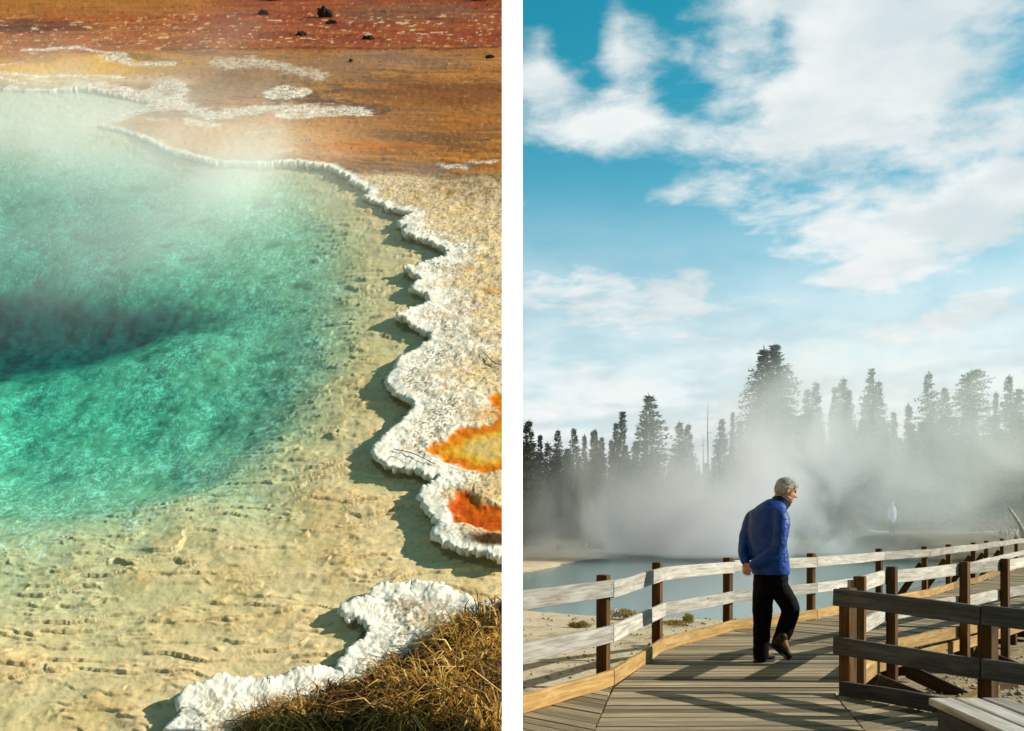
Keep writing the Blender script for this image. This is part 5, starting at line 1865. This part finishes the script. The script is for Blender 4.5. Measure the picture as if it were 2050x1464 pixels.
m_rock = speckled('dark_rock', (.020, .016, .014), (.055, .042, .034), 9, .8, .7, .03)
def rock(x, y, w_, h_, label, n=1, seed=0):
    rr = random.Random(seed)
    bm = new_bm()
    base_p = Vector((*uv_of(x, y), height_at(x, y)))
    for k in range(n):
        ret = bmesh.ops.create_icosphere(bm, subdivisions=4, radius=1)
        off = Vector((rr.uniform(-.5, .5) * w_ if n > 1 else 0, rr.uniform(-.3, .3) * w_ if n > 1 else 0, 0))
        s_ = 1 if k == 0 else rr.uniform(.35, .7)
        for v in ret['verts']:
            q = v.co.copy()
            d_ = 1 + .45 * mnoise.fractal(q * 1.6 + Vector((seed, k, 0)), .6, 2, 4) + .12 * mnoise.noise(q * 7)
            v.co = Vector((q.x * w_ * d_ * s_, q.y * w_ * .6 * d_ * s_, q.z * h_ * d_ * s_ + h_ * .3)) + off
    o = bm_obj('rock', bm, m_rock, None, False)
    o.matrix_world = SLOPE @ Matrix.Translation(base_p)
    return tag(o, label, 'rock', 'dark rocks on the orange flats')
rock(655, 38, .11, .10, 'black jagged rock, biggest of the rocks on the red mat', 3, 1)
rock(662, 50, .06, .04, 'low black rock right below the biggest jagged one', 2, 2)
rock(549, 4, .11, .06, 'dark flat rock at the top edge of the orange mats', 2, 3)
rock(963, 3, .10, .09, 'dark rock at the top edge near the white post, smaller of two', 2, 4)
rock(998, 3, .13, .09, 'dark rock at the top edge near the white post, larger of two', 2, 5)
rock(525, 34, .08, .05, 'low dark crumbly rock on the orange mat', 3, 6)
rock(740, 80, .07, .035, 'dark pebble heap in the band of white flecks', 4, 7)
rock(606, 75, .07, .035, 'dark pebble heap under the white flecks at mid bank', 3, 8)
rock(703, 128, .025, .025, 'single small dark stone on the smooth brown flat', 1, 9)
rock(980, 120, .05, .03, 'small dark stones on the brown flat near the post', 3, 10)

# ------------------------------------------------------------------ steam
def steam_mat(name, density_fn, color, aniso=0.0):
    m = bpy.data.materials.new(name)
    m.use_nodes = True
    t = NT(m.node_tree)
    t.n.remove(m.node_tree.nodes['Principled BSDF'])
    vs = t.node('ShaderNodeVolumeScatter')
    vs.inputs['Color'].default_value = (*color, 1)
    vs.inputs['Anisotropy'].default_value = aniso
    t.put(vs.inputs['Density'], density_fn(t))
    t.put(t.n['Material Output'].inputs['Volume'], vs.outputs[0])
    return m


def blob_sum(t, oc, blobs_):
    """Soft patches: (x, y, rx, ry, weight) in the object's own metres."""
    acc_ = None
    sx = t.node('ShaderNodeSeparateXYZ'); t.put(sx.inputs[0], oc)
    for x, y, rx, ry, w_ in blobs_:
        a = t.math('DIVIDE', t.math('SUBTRACT', sx.outputs[0], x), rx)
        b_ = t.math('DIVIDE', t.math('SUBTRACT', sx.outputs[1], y), ry)
        g = t.math('MULTIPLY', t.math('EXPONENT', t.math('MULTIPLY', t.math('ADD', t.math('MULTIPLY', a, a), t.math('MULTIPLY', b_, b_)), -1.0)), w_)
        acc_ = g if acc_ is None else t.math('ADD', acc_, g)
    return acc_, sx


def spring_density(t):
    oc = t.node('ShaderNodeTexCoord').outputs['Object']
    bl = []
    for x, y, rx, ry, w_ in ((60, 280, 260, 75, 1.7), (420, 400, 180, 60, .5), (340, 360, 300, 80, .75), (330, 480, 230, 140, .85), (110, 560, 200, 120, .55), (560, 380, 170, 70, .8), (420, 140, 70, 70, .16)):
        u_, v_ = uv_of(x, y); u2, _ = uv_of(x + rx, y); _, v2 = uv_of(x, y - ry); _, v3 = uv_of(x, y + ry)
        bl.append((u_, v_, u2 - u_, (v2 - v3) / 2, w_))
    g, sx = blob_sum(t, oc, bl)
    n = t.noise(t.mapping(oc, scale=(.7, .45, 1.0)), 1.1, 4, .55, .6)
    n = t.math('ADD', .18, t.smooth(n, .36, .70))
    fall = t.math('EXPONENT', t.math('MULTIPLY', sx.outputs[2], -4.6))
    return t.math('MULTIPLY', t.math('MULTIPLY', t.math('MULTIPLY', g, n), fall), 1.75)
m_st1 = steam_mat('spring_steam', spring_density, (.90, .90, .82))
st1 = slope_box('spring_steam', -8.0, -.6, uv_of(0, 740)[1], uv_of(0, 20)[1], .07, 1.0, m_st1)
tag(st1, 'thin white steam drifting low over the deep teal spring', 'steam', kind='stuff')

SX0, SX1, SY0, SY1, SZ0, SZ1 = -8.0, 46.0, 43.0, 59.0, -.30, 21.0
def lake_density(t):
    oc = t.node('ShaderNodeTexCoord').outputs['Object']        # the box's own metres, from its base centre
    sx = t.node('ShaderNodeSeparateXYZ'); t.put(sx.inputs[0], oc)
    X_, Y_, Z_ = sx.outputs
    # plumes in plan: where the vents lie, with how high their steam climbs
    DM = 52.0
    acc_ = None
    for px, w_, hgt, dens_ in ((1120, 90, 4.4, 1.3), (1290, 110, 5.0, 1.9), (1440, 110, 6.2, 2.1), (1560, 95, 8.2, 1.9), (1690, 60, 8.5, 1.0), (1800, 85, 8.0, 1.3), (1925, 75, 12.5, 1.5), (2030, 40, 10.0, .45)):
        x = (px - CX) / FPX * DM; rx = w_ / FPX * DM
        lean_ = t.math('MULTIPLY', Z_, .22)
        a = t.math('DIVIDE', t.math('SUBTRACT', t.math('SUBTRACT', X_, lean_), x), rx)
        z2 = t.math('DIVIDE', Z_, hgt)
        ex = t.math('ADD', t.math('MULTIPLY', a, a), t.math('MULTIPLY', z2, z2))
        g = t.math('MULTIPLY', t.math('EXPONENT', t.math('MULTIPLY', ex, -1.0)), dens_)
        acc_ = g if acc_ is None else t.math('ADD', acc_, g)
    n = t.noise(t.mapping(oc, scale=(1, .35, .85)), .17, 5, .6, .8)
    n = t.smooth(n, .43, .63)
    edge_ = t.math('MULTIPLY', t.smooth(Y_, SY0, SY0 + 4), t.smooth(Y_, SY1, SY1 - 4))
    top_ = t.smooth(Z_, SZ1, SZ1 - 5)
    d = t.math('MULTIPLY', t.math('MULTIPLY', acc_, t.math('ADD', n, .15)), t.math('MULTIPLY', edge_, top_))
    return t.math('MULTIPLY', d, .135)
m_st2 = steam_mat('pool_steam', lake_density, (.85, .93, .88))
bm = bmesh.new()
bmesh.ops.create_cube(bm, size=1)
for v in bm.verts:
    v.co = Vector((SX0 if v.co.x < 0 else SX1, SY0 if v.co.y < 0 else SY1, SZ0 if v.co.z < 0 else SZ1))
st2 = bm_obj('steam', bm, m_st2)
tag(st2, 'grey white steam billowing off the pool in front of the conifers', 'steam', kind='stuff')
